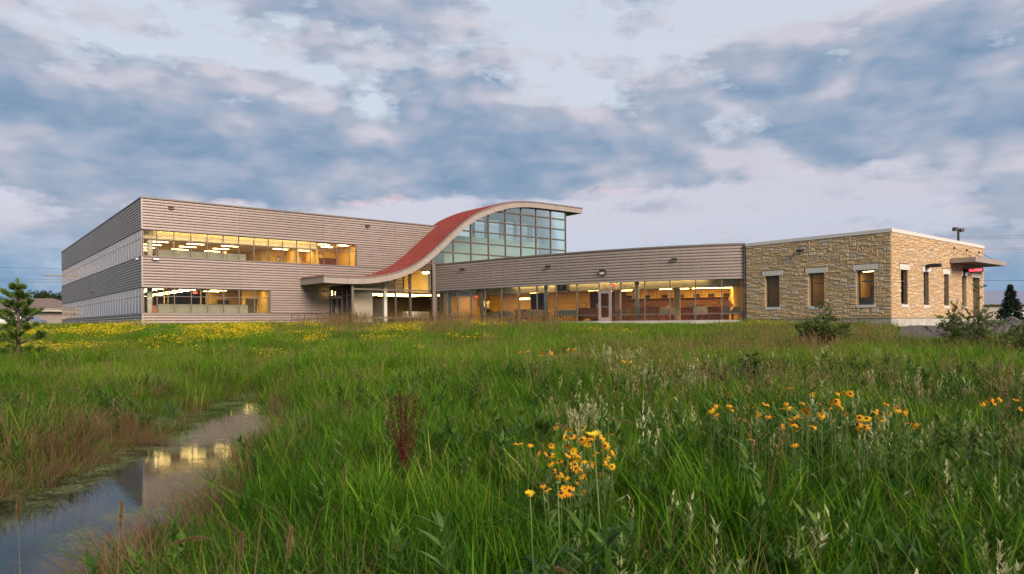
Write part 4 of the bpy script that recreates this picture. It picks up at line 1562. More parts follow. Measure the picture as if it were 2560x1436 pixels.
MB().box(-0.56, 0.56, -0.036, -0.031, -0.07, 0.07).build('face', 'lobby_light', t)
exit_sign('red exit sign above the white door', (*fp(s_of_px(1517), 1.2), 2.72), -0.5)
exit_sign('red exit sign near the corner post in the waiting room', (*fp(s_of_px(1137), 2.6), 2.35), -0.6)
t = wing_thing('wall_clock', 'round wall clock on the yellow panelling beside the second column', 'clock', s_of_px(1331), 7.5, 1.5)
MB().tube([(0.2 * math.cos(k), 0, 0.2 * math.sin(k)) for k in np.linspace(0, 2 * math.pi, 20)], 0.03, 6).build('rim', 'wood', t)
f_ = MB()
f_.face([(0.19 * math.cos(k), -0.01, 0.19 * math.sin(k)) for k in np.linspace(0, 2 * math.pi, 20, endpoint=False)])
f_.build('face', 'paper', t)
t = wing_thing('speaker_box', 'dark loudspeaker boxes hung below the cove', 'speaker', s_of_px(1384), 1.3, 2.45)
MB().box(-0.5, -0.1, -0.2, 0.2, 0.0, 0.62).build('cabinet', 'dark_wall', t)
MB().box(0.1, 0.5, -0.2, 0.2, 0.0, 0.62).build('cabinet', 'dark_wall', t)

# fittings on the metal band
for px, z, lb in ((1160, 4.55, 'small pale floodlight on the curved metal band near the corner post'), (1374, 4.25, 'small dark floodlight on the curved metal band left of the seam'),
                  (1688, 4.25, 'black box light on the curved metal band above the counter bays')):
    s = s_of_px(px)
    p, q_ = fp(s - 0.2), fp(s + 0.2)
    wall_light(lb, (*fp(s, -0.06), z), math.atan2(q_[1] - p[1], q_[0] - p[0]))
s = s_of_px(1510)
p, q_ = fp(s - 0.2), fp(s + 0.2)
t = thing('door_floodlight', 'square wall pack light above the white door', 'wall light', (*fp(s, -0.06), 3.55), math.atan2(q_[1] - p[1], q_[0] - p[0]))
MB().box(-0.20, 0.20, -0.12, 0.0, -0.16, 0.20).build('back_box', 'black', t)
MB().box(-0.21, 0.21, -0.26, -0.121, 0.08, 0.21).build('hood', 'black', t)
b = MB()
b.grid([[(-0.18, -0.24, 0.08), (0.18, -0.24, 0.08)], [(-0.18, -0.20, -0.10), (0.18, -0.20, -0.10)], [(-0.18, -0.121, -0.14), (0.18, -0.121, -0.14)]])
b.build('lens', 'paper', t)

# ------------------------------------------------------------------ stone pavilion
stone = thing('stone_pavilion', 'flat-roofed pavilion of tan and grey split stone with cream coping', 'building', (*S_ST, 0), FRZ)
SX, SY, SB, SH = 15.0, 9.0, 0.12, 4.92
LWIN = [(1.87, 0.92, 2.90), (4.72, 3.80, 2.90), (7.62, 6.66, 2.90)]        # openings on the left face (far y, near y, head)
RWIN = [(1.2, 2.2), (4.43, 5.29), (7.66, 8.53), (10.78, 11.6)]
RDOOR = (12.82, 14.2)
SILL = 0.90
# backing walls with their openings
m = MB()


def wall_run(axis_, a0, a1, opens):
    edges = sorted(opens)
    cur = a0
    for o0, o1, z0, z1 in edges:
        yield cur, o0, 0.0, SH
        yield o0, o1, 0.0, z0
        yield o0, o1, z1, SH
        cur = o1
    yield cur, a1, 0.0, SH


for a, b, z0, z1 in wall_run('y', 0.0, SY, [(n, f, SILL, h) for f, n, h in LWIN]):
    if z1 > z0:
        m.box(0.06, 0.35, max(a, 0.06), b, z0, z1)
for a, b, z0, z1 in wall_run('x', 0.36, SX, [(n, f, SILL, 2.88) for n, f in RWIN] + [(RDOOR[0], RDOOR[1], SB, 2.85)]):
    if z1 > z0:
        m.box(a, b, 0.06, 0.35, z0, z1)
m.box(0.06, SX, SY - 0.3, SY, 0, SH)
m.box(SX - 0.3, SX, 0.36, SY - 0.3, 0, SH)
m.build('wall', 'mortar', stone)
m = MB().box(0.35, SX - 0.3, 0.35, SY - 0.3, 4.3, 4.4)
m.build('roof', 'roof_deck', stone)
MB().box(-0.06, 0.40, -0.06, SY + 0.02, SH, SH + 0.20).build('coping', 'coping', stone)
MB().box(0.40, SX + 0.06, -0.06, 0.40, SH, SH + 0.20).build('coping', 'coping', stone)
MB().box(0.04, SX - 0.02, 0.04, SY, -1.2, SB - 0.01).build('foundation', 'concrete', stone)
for k in range(1, 5):
    box_obj('joint', 'mortar', stone, 0.032, 0.045, k * 1.8, k * 1.8 + 0.018, -0.9, SB - 0.012)
for k in range(1, 6):
    box_obj('joint', 'mortar', stone, k * 2.5, k * 2.5 + 0.018, 0.032, 0.045, -0.9, SB - 0.012)
# lintels, sills, windows
for f, n, h in LWIN:
    box_obj('lintel', 'limestone', stone, -0.045, 0.06, n - 0.22, f + 0.22, h, h + 0.31)
    box_obj('sill', 'limestone', stone, -0.05, 0.12, n - 0.04, f + 0.04, SILL - 0.16, SILL)
for n, f in RWIN:
    box_obj('lintel', 'limestone', stone, n - 0.2, f + 0.2, -0.045, 0.06, 2.88, 3.20)
    box_obj('sill', 'limestone', stone, n - 0.04, f + 0.04, -0.05, 0.12, SILL - 0.16, SILL)
box_obj('lintel', 'limestone', stone, RDOOR[0] - 0.25, RDOOR[1] + 0.25, -0.045, 0.06, 2.85, 3.12)


def stone_window(plane, a, b, z0, z1):
    """Frame in the reveal, with a transom and two panes."""
    e = 0.16
    w = 0.075
    stone = sub('window', globals()['stone'])

    def bb(name, mat, p0, p1, q0, q1, r0, r1):
        if plane == 'y':
            return box_obj(name, mat, stone, q0, q1, p0, p1, r0, r1)
        return box_obj(name, mat, stone, p0, p1, q0, q1, r0, r1)
    zt = z0 + (z1 - z0) * 0.68
    bb('window_frame', 'dark_frame', a, a + w, e, e + 0.1, z0, z1)
    bb('window_frame', 'dark_frame', b - w, b, e, e + 0.1, z0, z1)
    bb('window_frame', 'dark_frame', a + w, b - w, e, e + 0.1, z0, z0 + w)
    bb('window_frame', 'dark_frame', a + w, b - w, e, e + 0.1, z1 - w, z1)
    bb('window_frame', 'dark_frame', a + w, b - w, e + 0.01, e + 0.09, zt - 0.03, zt + 0.03)
    bb('pane', 'window_glass', a + w, b - w, e + 0.05, e + 0.058, z0 + w, zt - 0.03)
    bb('pane', 'window_glass', a + w, b - w, e + 0.05, e + 0.058, zt + 0.03, z1 - w)


for f, n, h in LWIN:
    stone_window('y', n, f, SILL, h)
for n, f in RWIN:
    stone_window('x', n, f, SILL, 2.88)
# recessed stone-lined door
box_obj('door_reveal', 'mortar', stone, RDOOR[0], RDOOR[0] + 0.02, 0.36, 1.6, SB, 2.85)
box_obj('door_reveal', 'mortar', stone, RDOOR[1], RDOOR[1] + 0.1, 0.36, 1.6, SB, 2.85)
box_obj('door_leaf', 'dark_frame', stone, RDOOR[0] + 0.02, RDOOR[1], 1.5, 1.56, SB, 2.85)
# rooms
MB().box(0.36, SX - 0.31, 0.36, SY - 0.31, 0.0, 0.11).build('floor_slab', 'carpet', stone)
MB().box(0.36, SX - 0.31, 0.36, SY - 0.31, 3.0, 3.06).build('ceiling', 'ceiling', stone)
MB().box(4.6, 4.7, 0.36, SY - 0.31, 0.12, 2.99).build('inner_wall', 'yellow_wall', stone)
MB().box(0.36, 4.6, 2.9, 3.0, 0.12, 2.99).box(0.36, 4.6, 5.6, 5.7, 0.12, 2.99).build('inner_wall', 'yellow_wall', stone)
for a, b, nm, mt in ((1.9, 0.5, 'near', 'tube_light'), (4.4, 0.6, 'middle', 'tube_light'), (7.2, 0.6, 'far', 'tube_light')):
    p = site(2.4, a, 2.99, S_ST)
    t = thing('ceiling_light', 'lit ceiling light in the %s room of the stone pavilion' % nm, 'ceiling light', p, FRZ)
    ln = 1.3 if nm == 'near' else 0.45
    MB().box(-0.14, 0.14, -ln / 2 - 0.03, ln / 2 + 0.03, -0.03, 0).build('housing', 'ceiling', t)
    MB().box(-0.10, 0.10, -ln / 2, ln / 2, -0.045, -0.031).build('lens', mt, t)


def st_block(name, label, cat, mat, x0, x1, y0, y1, z0, z1):
    o = MB().box((x0 - x1) / 2, (x1 - x0) / 2, (y0 - y1) / 2, (y1 - y0) / 2, 0, z1 - z0).build(name, mat)
    o.location = site((x0 + x1) / 2, (y0 + y1) / 2, z0, S_ST)
    o.rotation_euler = (0, 0, FRZ)
    return tag(o, label, cat)


st_block('cubicle_partition', 'grey partition behind the lower pane of the lit stone window', 'partition', 'partition', 1.2, 1.26, 0.6, 2.6, 0.12, 1.35)
st_block('wardrobe', 'brown cupboard seen through the lit stone window', 'cupboard', 'brown_door', 4.0, 4.55, 2.2, 2.85, 0.12, 2.2)
st_block('wardrobe', 'narrow brown cupboard at the near side of the lit stone window', 'cupboard', 'brown_door', 4.0, 4.55, 0.5, 1.1, 0.12, 2.2)
st_block('display_screen', 'black screen behind the middle stone window', 'screen', 'black', 2.0, 2.1, 3.5, 4.8, 0.7, 1.75)
st_block('display_screen', 'black screen behind the stone window nearest the curved wing', 'screen', 'black', 2.2, 2.3, 6.2, 7.1, 0.7, 1.8)

# split-face stones: random ashlar laid on a small module
CWD, CHT = 0.135, 0.079


def ashlar(length, holes):
    nc, nr = int(length / CWD), int((SH - SB) / CHT)
    used = np.zeros((nr, nc), bool)
    for a0, a1, z0, z1 in holes:
        c0, c1 = int(math.floor(a0 / CWD + 0.5)), int(math.ceil(a1 / CWD - 0.5))
        r0, r1 = int(math.floor((z0 - SB) / CHT + 0.4)), int(math.ceil((z1 - SB) / CHT - 0.4))
        used[max(r0, 0):r1, max(c0, 0):c1] = True
    out = []
    for r in range(nr):
        c = 0
        while c < nc:
            if used[r, c]:
                c += 1
                continue
            h = random.choices((1, 2, 3), (0.42, 0.34, 0.24))[0]
            w = random.choice((2, 3, 3, 4, 5, 6)) if h == 1 else random.choice((1, 2, 3, 3, 4))
            ww = 0
            while ww < w and c + ww < nc and not used[r, c + ww]:
                ww += 1
            hh = 1
            while hh < h and r + hh < nr and not used[r + hh, c:c + ww].any():
                hh += 1
            if nc - (c + ww) == 1 and not used[r:r + hh, c + ww].any():
                ww += 1
            used[r:r + hh, c:c + ww] = True
            out.append((c * length / nc, (c + ww) * length / nc, SB + r * (SH - SB) / nr, SB + (r + hh) * (SH - SB) / nr))
            c += ww
    return out


def stone_faces(m, plane, a0, a1, z0, z1):
    """One rock-faced stone: square arrises, a pitched and broken face."""
    g = 0.006
    a0, a1, z0, z1 = a0 + g, a1 - g, z0 + g, z1 - g
    pr = random.uniform(0.0, 0.016)
    t = random.random()
    i = min(0.028, (z1 - z0) * 0.24)
    j = random.uniform

    def P(a, z, d):
        return (-d, a, z) if plane == 'y' else (a, -d, z)
    dk = 0.06
    back = [P(a0, z0, -dk), P(a1, z0, -dk), P(a1, z1, -dk), P(a0, z1, -dk)]
    rim = [P(a0, z0, pr), P(a1, z0, pr), P(a1, z1, pr), P(a0, z1, pr)]
    mids = (a0 + a1) / 2 + j(-0.2, 0.2) * (a1 - a0)
    b = 0.022 if z1 - z0 > 0.1 else 0.012
    inn = [P(a0 + i * j(.5, 1.5), z0 + i * j(.6, 1.3), pr + b * j(.7, 1.5)), P(a1 - i * j(.5, 1.5), z0 + i * j(.6, 1.3), pr + b * j(.7, 1.5)),
           P(a1 - i * j(.5, 1.5), z1 - i * j(.6, 1.3), pr + b * j(.5, 1.2)), P(a0 + i * j(.5, 1.5), z1 - i * j(.6, 1.3), pr + b * j(.5, 1.2))]
    cen = P(mids, (z0 + z1) / 2 + j(-.2, .2) * (z1 - z0), pr + b * j(0.8, 1.9))
    k = len(m.v)
    m.v += back + rim + inn + [cen]
    m.t += [t] * 13
    for q4 in range(4):
        n4 = (q4 + 1) % 4
        m.f.append((k + q4, k + n4, k + 4 + n4, k + 4 + q4))
        m.f.append((k + 4 + q4, k + 4 + n4, k + 8 + n4, k + 8 + q4))
        m.f.append((k + 8 + q4, k + 8 + n4, k + 12))


lst = []
for a0, a1, z0, z1 in ashlar(SY, [(n, f, SILL - 0.16, h) for f, n, h in LWIN] + [(n - 0.22, f + 0.22, h, h + 0.31) for f, n, h in LWIN]):
    lst.append(('y', a0, a1, z0, z1, (a1 - a0) * (z1 - z0) * (1 / (38 + 0.775 * a0)) ** 2 * 0.8))
for a0, a1, z0, z1 in ashlar(SX, [(n, f, SILL - 0.16, 2.88) for n, f in RWIN] + [(n - 0.2, f + 0.2, 2.88, 3.20) for n, f in RWIN] + [(RDOOR[0], RDOOR[1], SB, 2.85), (RDOOR[0] - 0.25, RDOOR[1] + 0.25, 2.85, 3.12)]):
    lst.append(('x', a0, a1, z0, z1, (a1 - a0) * (z1 - z0) * (1 / (38 + 0.63 * a0)) ** 2 * 0.45))
lst.sort(key=lambda q_: -q_[5])
rest = MB()
for k, (pl, a0, a1, z0, z1, _) in enumerate(lst):
    if k < 300:
        m = MB()
        stone_faces(m, pl, a0, a1, z0, z1)
        m.build('stone_block', 'stone', stone)
    else:
        stone_faces(rest, pl, a0, a1, z0, z1)
for k in range(30):                       # stones of the door reveal
    z0 = SB + (k % 15) * 0.18
    y0 = 0.40 + (k // 15) * 0.55
    rest.box(RDOOR[1] - 0.05 - random.uniform(0, 0.03), RDOOR[1] + 0.02, y0, y0 + 0.53, z0, z0 + 0.17)
o = rest.build('small_stones', 'stone', stone)
o['kind'] = 'stuff'

# entrance canopy hung on rods, lamp, LED sign on the right face
cp = thing('hung_canopy', 'flat taupe metal canopy hung on rods over the stone pavilion door', 'canopy', site(8.7, 0, 3.60, S_ST), FRZ)
CX, CY_ = 5.8, -1.45
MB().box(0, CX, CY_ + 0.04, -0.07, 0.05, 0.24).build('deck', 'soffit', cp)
MB().box(-0.04, CX + 0.04, CY_, CY_ + 0.04, 0.0, 0.30).build('fascia_panel', 'fascia', cp)
MB().box(-0.04, 0.0, CY_ + 0.04, -0.07, 0.0, 0.30).build('fascia_panel', 'fascia', cp)
MB().box(CX, CX + 0.04, CY_ + 0.04, -0.07, 0.0, 0.30).build('fascia_panel', 'fascia', cp)
for xx in (0.6, 2.9, 5.2):
    MB().tube([(xx, CY_ + 0.3, 0.26), (xx, -0.08, 1.0)], 0.016, 6).build('rod', 'rail', cp)
    MB().box(xx - 0.06, xx + 0.06, -0.10, -0.04, 0.93, 1.07).build('rod_plate', 'rail', cp)
al = thing('area_light', 'long black arm light projecting over the second narrow stone window', 'wall light', site(4.75, -0.06, 3.12, S_ST), FRZ)
MB().box(-0.1, 0.1, -0.15, 0.0, -0.05, 0.20).build('mount', 'black', al)
MB().box(-0.16, 0.16, -0.78, -0.15, 0.02, 0.22).build('head', 'black', al)
MB().box(-0.12, 0.12, -0.75, -0.3, 0.005, 0.018).build('lens', 'paper', al)
wall_light('small dark light high on the left stone face', site(-0.06, 5.2, 4.3, S_ST), FRZ - R(90))
sg = thing('led_sign', 'black LED sign with red lettering reading CLOSED under the canopy', 'sign', site(11.05, -0.06, 3.08, S_ST), FRZ)
MB().box(-0.10, 0.10, -0.06, 0.0, -0.3, 0.3).build('mount', 'black', sg)
MB().tube([(0, -0.03, -0.35), (0, -0.5, 0.0)], 0.02, 6).build('brace', 'black', sg)
MB().box(-0.08, 0.08, -1.08, -0.06, 0.02, 0.26).build('case', 'black', sg)
tx = bpy.data.curves.new('lettering', 'FONT')
tx.body = 'CLOSED'
tx.size = 0.20
tx.extrude = 0.004
tx.offset = 0.004
tx.align_x = 'RIGHT'
tx.materials.append(MATS['led_red'])
tmp = bpy.data.objects.new('lettering_curve', tx)
COL.objects.link(tmp)
bpy.context.view_layer.update()
lme = bpy.data.meshes.new_from_object(tmp.evaluated_get(bpy.context.evaluated_depsgraph_get()))
bpy.data.objects.remove(tmp)
lme.materials.clear()
lme.materials.append(MATS['led_red'])
lt = new_obj('lettering', lme, sg)
# readable from the left: the sign board stands square to the wall
lt.rotation_euler = (R(90), 0, R(-90))
lt.location = (-0.088, -1.05, 0.07)

# pole light standing behind the roof
pl = thing('pole_light', 'black twin-headed pole light rising behind the stone roof', 'street lamp', (*at(2396, 600, 62).xy, 0))
MB().tube([(0, 0, -0.3), (0, 0, 8.15)], [0.11, 0.09], 10).build('pole', 'black', pl)
for sx in (-1, 1):
    MB().box(sx * 0.1 if sx > 0 else -0.42, 0.42 if sx > 0 else -0.1, -0.2, 0.2, 8.05 if sx < 0 else 7.95, 8.35 if sx < 0 else 8.25).build('lamp_head', 'black', pl)

# ------------------------------------------------------------------ drive, kerb and things far off
def sheet(name, mat, pts_fn, nu, nv, lift):
    m = MB()
    rows = []
    for i in range(nu):
        r = []
        for j in range(nv):
            x, y = pts_fn(i / (nu - 1), j / (nv - 1))
            r.append((x, y, gz(x, y) + lift))
        rows.append(r)
    m.grid(rows)
    return m.build(name, mat, None, True)


def drive_pt(u_, v_):
    # from the pavilion corner along its right face, widening away to the right
    n0 = np.array(site(-0.3 + 40 * u_, -0.5, 0, S_ST)[:2])
    n1 = np.array([15.4 + 44 * u_, 27.6 + 8 * u_ + 1.5 * math.sin(u_ * 2.2)])
    c = n0 * (1 - v_) + n1 * v_
    return c[0], c[1]


dv = sheet('drive', 'asphalt', drive_pt, 60, 28, 0.06)
dv['kind'] = 'structure'
dv['label'] = 'grey asphalt drive beside the stone pavilion'
kb = MB()
k0, k1 = at(1925, 819, 41.5), at(2228, 829, 36.2)
ks = [k0.lerp(k1, t) for t in np.linspace(0, 1, 20)]
kb.grid([[(p.x, p.y, gz(p.x, p.y) - 0.05), (p.x, p.y, gz(p.x, p.y) + 0.13), (p.x + 0.1, p.y + 0.16, gz(p.x, p.y) + 0.13), (p.x + 0.1, p.y + 0.16, gz(p.x, p.y) - 0.05)] for p in ks])
kb = kb.build('kerb', 'kerb')
kb['kind'] = 'structure'
kb['label'] = 'narrow pale kerb in the grass before the stone pavilion'


def rock(label, loc, r_):
    m = MB()
    rows = []
    for i in range(7):
        th = i / 6 * math.pi * 0.55
        rows.append([(r_ * math.sin(th) * math.cos(ph) * random.uniform(.85, 1.15), r_ * math.sin(th) * math.sin(ph) * random.uniform(.85, 1.15), r_ * 0.75 * math.cos(th) * random.uniform(.9, 1.1)) for ph in np.linspace(0, 2 * math.pi, 11)])
    for rr in rows:
        rr[-1] = rr[0]
    m.grid(rows)
    o = m.build('boulder', 'rock', None, False, loc)
    return tag(o, label, 'boulder')


p = at(2528, 800, 62)
rock('dark rounded boulder beyond the drive below the spruce', (p.x, p.y, gz(p.x, p.y) - 0.1), 0.62)
p = at(2388, 820, 34)
rock('pinkish boulder at the edge of the drive behind the right shrub', (p.x, p.y, gz(p.x, p.y)), 0.55)


def hip_house(name, label, loc, rz, w, d, h, rh, wall, roof_, eave=0.5):
    t = thing(name, label, 'house', loc, rz)
    MB().box(-w / 2, w / 2, -d / 2, d / 2, -0.5, h).build('wall', wall, t)
    e = eave
    a_ = [(-w / 2 - e, -d / 2 - e, h), (w / 2 + e, -d / 2 - e, h), (w / 2 + e, d / 2 + e, h), (-w / 2 - e, d / 2 + e, h)]
    r0, r1 = (-(w - d) / 2, 0, h + rh), ((w - d) / 2, 0, h + rh)
    m = MB()
    m.face([a_[0], a_[1], r1, r0])
    m.face([a_[1], a_[2], r1])
    m.face([a_[2], a_[3], r0, r1])
    m.face([a_[3], a_[0], r0])
    m.build('roof', roof_, t)
    MB().box(-w / 2 - e, w / 2 + e, -d / 2 - e, d / 2 + e, h - 0.35, h - 0.02).build('fascia_board', 'house_trim', t)
    for xx in (-w * 0.3, w * 0.12):
        wd_ = MB().box(xx, xx + 1.2, -d / 2 - 0.04, -d / 2 - 0.01, 1.0, 2.2).build('window', 'house_trim', t)
        new_obj('pane', MB().box(xx + 0.08, xx + 1.12, -d / 2 - 0.06, -d / 2 - 0.045, 1.08, 2.12).mesh('pane', 'black'), wd_)
    return t


p = at(85, 800, 125)
hip_house('house', 'low taupe house with brown hipped roof behind the young pine', (p.x, p.y, 0.3), R(-14), 17, 9, 2.7, 2.2, 'house_wall', 'house_roof', 0.8)
p = at(2600, 800, 120)
sh = thing('metal_shed', 'long metal shed with blue-grey roof behind the spruce', 'shed', (p.x, p.y, 0.0), R(6))
MB().box(-22, 22, -6, 6, -0.3, 2.6).build('wall', 'shed_wall', sh)
m = MB()
m.face([(-22.5, -6.6, 2.5), (22.5, -6.6, 2.5), (22.5, 0, 5.0), (-22.5, 0, 5.0)])
m.face([(-22.5, 6.6, 2.5), (22.5, 6.6, 2.5), (22.5, 0, 5.0), (-22.5, 0, 5.0)])
m.face([(-22.4, -6.6, 2.4), (-22.4, 0, 4.9), (-22.4, 6.6, 2.4)])
m.build('roof', 'shed_roof', sh)
MB().box(-22.5, 22.5, -6.68, -6.58, 2.35, 2.55).build('gutter', 'dark_frame', sh)
for xx in (-12, -4, 6):
    MB().box(xx, xx + 2.8, -6.06, -6.005, -0.3, 2.1).build('door', 'house_trim', sh)


def car(label, loc, rz, mat):
    t = thing('parked_car', label, 'car', loc, rz)
    b = MB()
    prof_ = [(-2.2, 0.45), (-2.2, 0.80), (-1.9, 0.95), (-1.2, 1.0), (-0.7, 1.42), (0.9, 1.45), (1.5, 1.02), (2.15, 0.9), (2.25, 0.5), (2.2, 0.35), (-2.1, 0.35)]
    for i in range(len(prof_)):
        (x0, z0), (x1, z1) = prof_[i], prof_[(i + 1) % len(prof_)]
        b.face([(x0, -0.85, z0), (x1, -0.85, z1), (x1, 0.85, z1), (x0, 0.85, z0)])
    b.face([(x, -0.85, z) for x, z in prof_])
    b.face([(x, 0.85, z) for x, z in prof_[::-1]])
    b.build('body', mat, t)
    for x0, x1 in ((-1.0, 0.05), (0.12, 1.2)):
        MB().box(x0, x1, -0.87, -0.855, 1.03, 1.36).build('window', 'black', t)
    for xx in (-1.35, 1.4):
        for yy in (-0.86, 0.68):
            MB().tube([(xx, yy, 0.33), (xx, yy + 0.18, 0.33)], 0.33, 14).build('wheel', 'black', t)
    return t


p = at(28, 806, 105)
car('white parked car far behind the young pine', (p.x, p.y, gz(p.x, p.y)), R(8), 'white_paint')
p = at(72, 806, 108)
car('dark parked car in front of the taupe house', (p.x, p.y, gz(p.x, p.y)), R(5), 'shed_roof')
p = at(2548, 799, 95)
car('white parked car half hidden by the spruce at the shed', (p.x, p.y, gz(p.x, p.y)), R(4), 'white_paint')

# overhead wires, sagging between poles out of view
def wire(label, a, b, sag, r_=0.03):
    pts = [tuple(Vector(a).lerp(Vector(b), t) - Vector((0, 0, sag * 4 * t * (1 - t)))) for t in np.linspace(0, 1, 24)]
    o = MB().tube(pts, r_, 5).build('overhead_wire', 'wire')
    return tag(o, label, 'wire', 'overhead wires')


YW = 150
for i, (py0, py1, lb) in enumerate(((662, 668, 'uppermost thin overhead wire above the pine'), (690, 696, 'upper wire of the close trio above the pine'), (695, 700, 'middle wire of the close trio above the pine'),
                                    (700, 702, 'lower wire of the close trio above the pine'), (747, 748, 'lowest overhead wire crossing the pine'))):
    a, b = at(-160, py0, YW), at(420, py1, YW + 10)
    wire(lb, a, b, 0.6, 0.022 if i < 4 else 0.03)
for i, (py0, py1, lb) in enumerate(((590, 580, 'uppermost overhead wire right of the pole light'), (594, 587, 'second overhead wire right of the pole light'), (617, 613, 'upper of the close pair of wires at the right'),
                                    (621, 617, 'lower of the close pair of wires at the right'), (695, 697, 'lowest thick wire above the spruce'))):
    a, b = at(2240, py0, YW), at(2760, py1, YW + 5)
    wire(lb, a, b, 0.5, 0.022 if i < 4 else 0.04)

# ------------------------------------------------------------------ trees and shrubs


def leaf_quad(m, p, d, w, l, tint):
    d = Vector(d).normalized()
    s = d.cross(Vector((random.gauss(0, 1), random.gauss(0, 1), random.gauss(0, 1))))
    if s.length < 1e-4:
        s = d.orthogonal()
    s = s.normalized() * w / 2
    q0, q2 = Vector(p), Vector(p) + d * l
    mid = q0 + d * (l * 0.45)
    m.face([tuple(q0), tuple(mid + s), tuple(q2), tuple(mid - s)], tint)


def pine(label, loc, h, seed, dens=1.0, mat='pine_needle', spread=0.40, group=None, lean=0.0):
    random.seed(seed)
    t = thing('young_pine', label, 'pine tree', loc, random.uniform(0, 6), group)
    MB().tube([(0, 0, -0.2), (0.02, 0, h * 0.5), (lean, 0, h * 0.97)], [0.028 * h, 0.018 * h, 0.006 * h], 8).build('trunk', 'bark', t, True)
    br = MB()
    nd = MB()
    tips = []
    nlev = 7
    for lv in range(nlev):
        f = lv / (nlev - 1)
        z = h * (0.14 + 0.74 * f)
        nb = 6 if lv < nlev - 1 else 5
        R_ = h * spread * (1.05 - 0.85 * f) * random.uniform(0.85, 1.1) * (0.75 if lv == 0 else 1)
        a0 = random.uniform(0, 6)
        for k in range(nb):
            a = a0 + 2 * math.pi * k / nb + random.uniform(-.3, .3)
            up = 0.20 + 0.75 * f + random.uniform(-.1, .15)
            rr = R_ * random.uniform(0.7, 1.12)
            e = Vector((math.cos(a) * rr, math.sin(a) * rr, z + rr * up))
            s = Vector((0, 0, z))
            mid = s.lerp(e, 0.5) + Vector((0, 0, -0.06 * rr))
            br.tube([tuple(s), tuple(mid), tuple(e)], [0.008 * h, 0.006 * h, 0.003 * h], 5)
            tips.append((mid, e))
            for j in range(3):
                w = s.lerp(e, random.uniform(0.4, 0.9))
                a2 = a + random.choice((-1, 1)) * random.uniform(0.4, 0.9)
                e2 = w + Vector((math.cos(a2), math.sin(a2), 0.35 + 0.6 * f)) * rr * random.uniform(0.22, 0.42)
                br.tube([tuple(w), tuple(e2)], [0.004 * h, 0.002 * h], 4)
                tips.append((w, e2))
    tips.append((Vector((0, 0, h * 0.8)), Vector((lean, 0, h * 1.02))))
    br.build('branches', 'bark', t)
    for s, e in tips:
        n = int(190 * dens)
        ax = (e - s).normalized()
        tb = random.random()
        for _ in range(n):
            p = s.lerp(e, random.uniform(0.12, 1.02))
            d = ax * random.uniform(0.8, 1.4) + Vector((random.gauss(0, .5), random.gauss(0, .5), random.gauss(0.1, .45)))
            leaf_quad(nd, p, d, 0.012 * h / 2.2, random.uniform(0.055, 0.10) * h * 0.62, min(1, max(0, tb + random.gauss(0, .2))))
    nd.build('crown', mat, t)
    return t


p = at(45, 800, 26)
pine('young white pine standing on the left bank before the metal block', (p.x, p.y, gz(p.x, p.y)), 3.15, 3, 1.0, spread=0.36)
p = at(-62, 800, 25)
pine('young pine cut by the left edge of the picture', (p.x, p.y, gz(p.x, p.y)), 2.75, 5, 1.0, spread=0.40)


def spruce(label, loc, h, seed):
    random.seed(seed)
    t = thing('spruce_tree', label, 'spruce tree', loc)
    MB().tube([(0, 0, -0.3), (0, 0, h * 0.96)], [0.03 * h, 0.006 * h], 8).build('trunk', 'bark', t)
    nd = MB()
    for lv in range(24):
        f = lv / 23
        z = h * (0.05 + 0.90 * f)
        R_ = h * 0.33 * (1 - f) ** 0.9 + 0.06
        nb = max(5, int(15 * (1 - f)) + 5)
        for k in range(nb):
            a = random.uniform(0, 2 * math.pi)
            rr = R_ * random.uniform(0.7, 1.1)
            s = Vector((0, 0, z))
            e = Vector((math.cos(a) * rr, math.sin(a) * rr, z - rr * 0.12 + 0.12 * rr * random.random()))
            for _ in range(26):
                q_ = random.uniform(0.2, 1.0)
                p_ = s.lerp(e, q_) + Vector((random.gauss(0, .05), random.gauss(0, .05), random.gauss(0, .03))) * h * 0.2
                leaf_quad(nd, p_, (e - s).normalized() * 0.8 + Vector((random.gauss(0, .5), random.gauss(0, .5), random.gauss(-.1, .4))), 0.020 * h, random.uniform(.05, .08) * h, random.random())
    nd.build('crown', 'spruce_needle', t)
    return t


p = at(2527, 800, 78)
spruce('dark conical spruce standing before the metal shed', (p.x, p.y, 0.0), 4.1, 11)


def leafy_tree(label, loc, h, w, seed, n=9000, name='broadleaf_tree', mat='tree_leaf', ls=0.30, group=None):
    random.seed(seed)
    t = thing(name, label, 'tree', loc, 0, group)
    tr = MB()
    tr.tube([(0, 0, -0.4), (0.1, 0, h * 0.3), (0, 0.1, h * 0.6)], [0.035 * h, 0.026 * h, 0.014 * h], 8)
    cl = []
    for k in range(26):
        a = random.uniform(0, 6.28)
        zz = random.uniform(0.28, 0.92)
        rr = w / 2 * math.sin(min(1, (1 - zz) * 1.6 + 0.22) * math.pi / 2) * random.uniform(0.3, 0.95)
        c = Vector((math.cos(a) * rr, math.sin(a) * rr, zz * h))
        cl.append((c, random.uniform(0.11, 0.20) * w))
        tr.tube([(0, 0, h * random.uniform(.22, .5)), tuple(c)], [0.012 * h, 0.004 * h], 5)
    tr.build('trunk', 'bark', t)
    lf_ = MB()
    for k in range(n):
        c, r_ = random.choice(cl)
        d = Vector((random.gauss(0, 1), random.gauss(0, 1), random.gauss(0, .75))).normalized()
        p_ = c + d * r_ * random.uniform(0.55, 1.08)
        leaf_quad(lf_, p_, (random.gauss(0, 1), random.gauss(0, 1), random.gauss(-.2, .6)), ls * 0.6, ls * random.uniform(.7, 1.3), min(1, max(0, random.gauss(0.5, .25))))
    lf_.build('crown', mat, t)
    return t


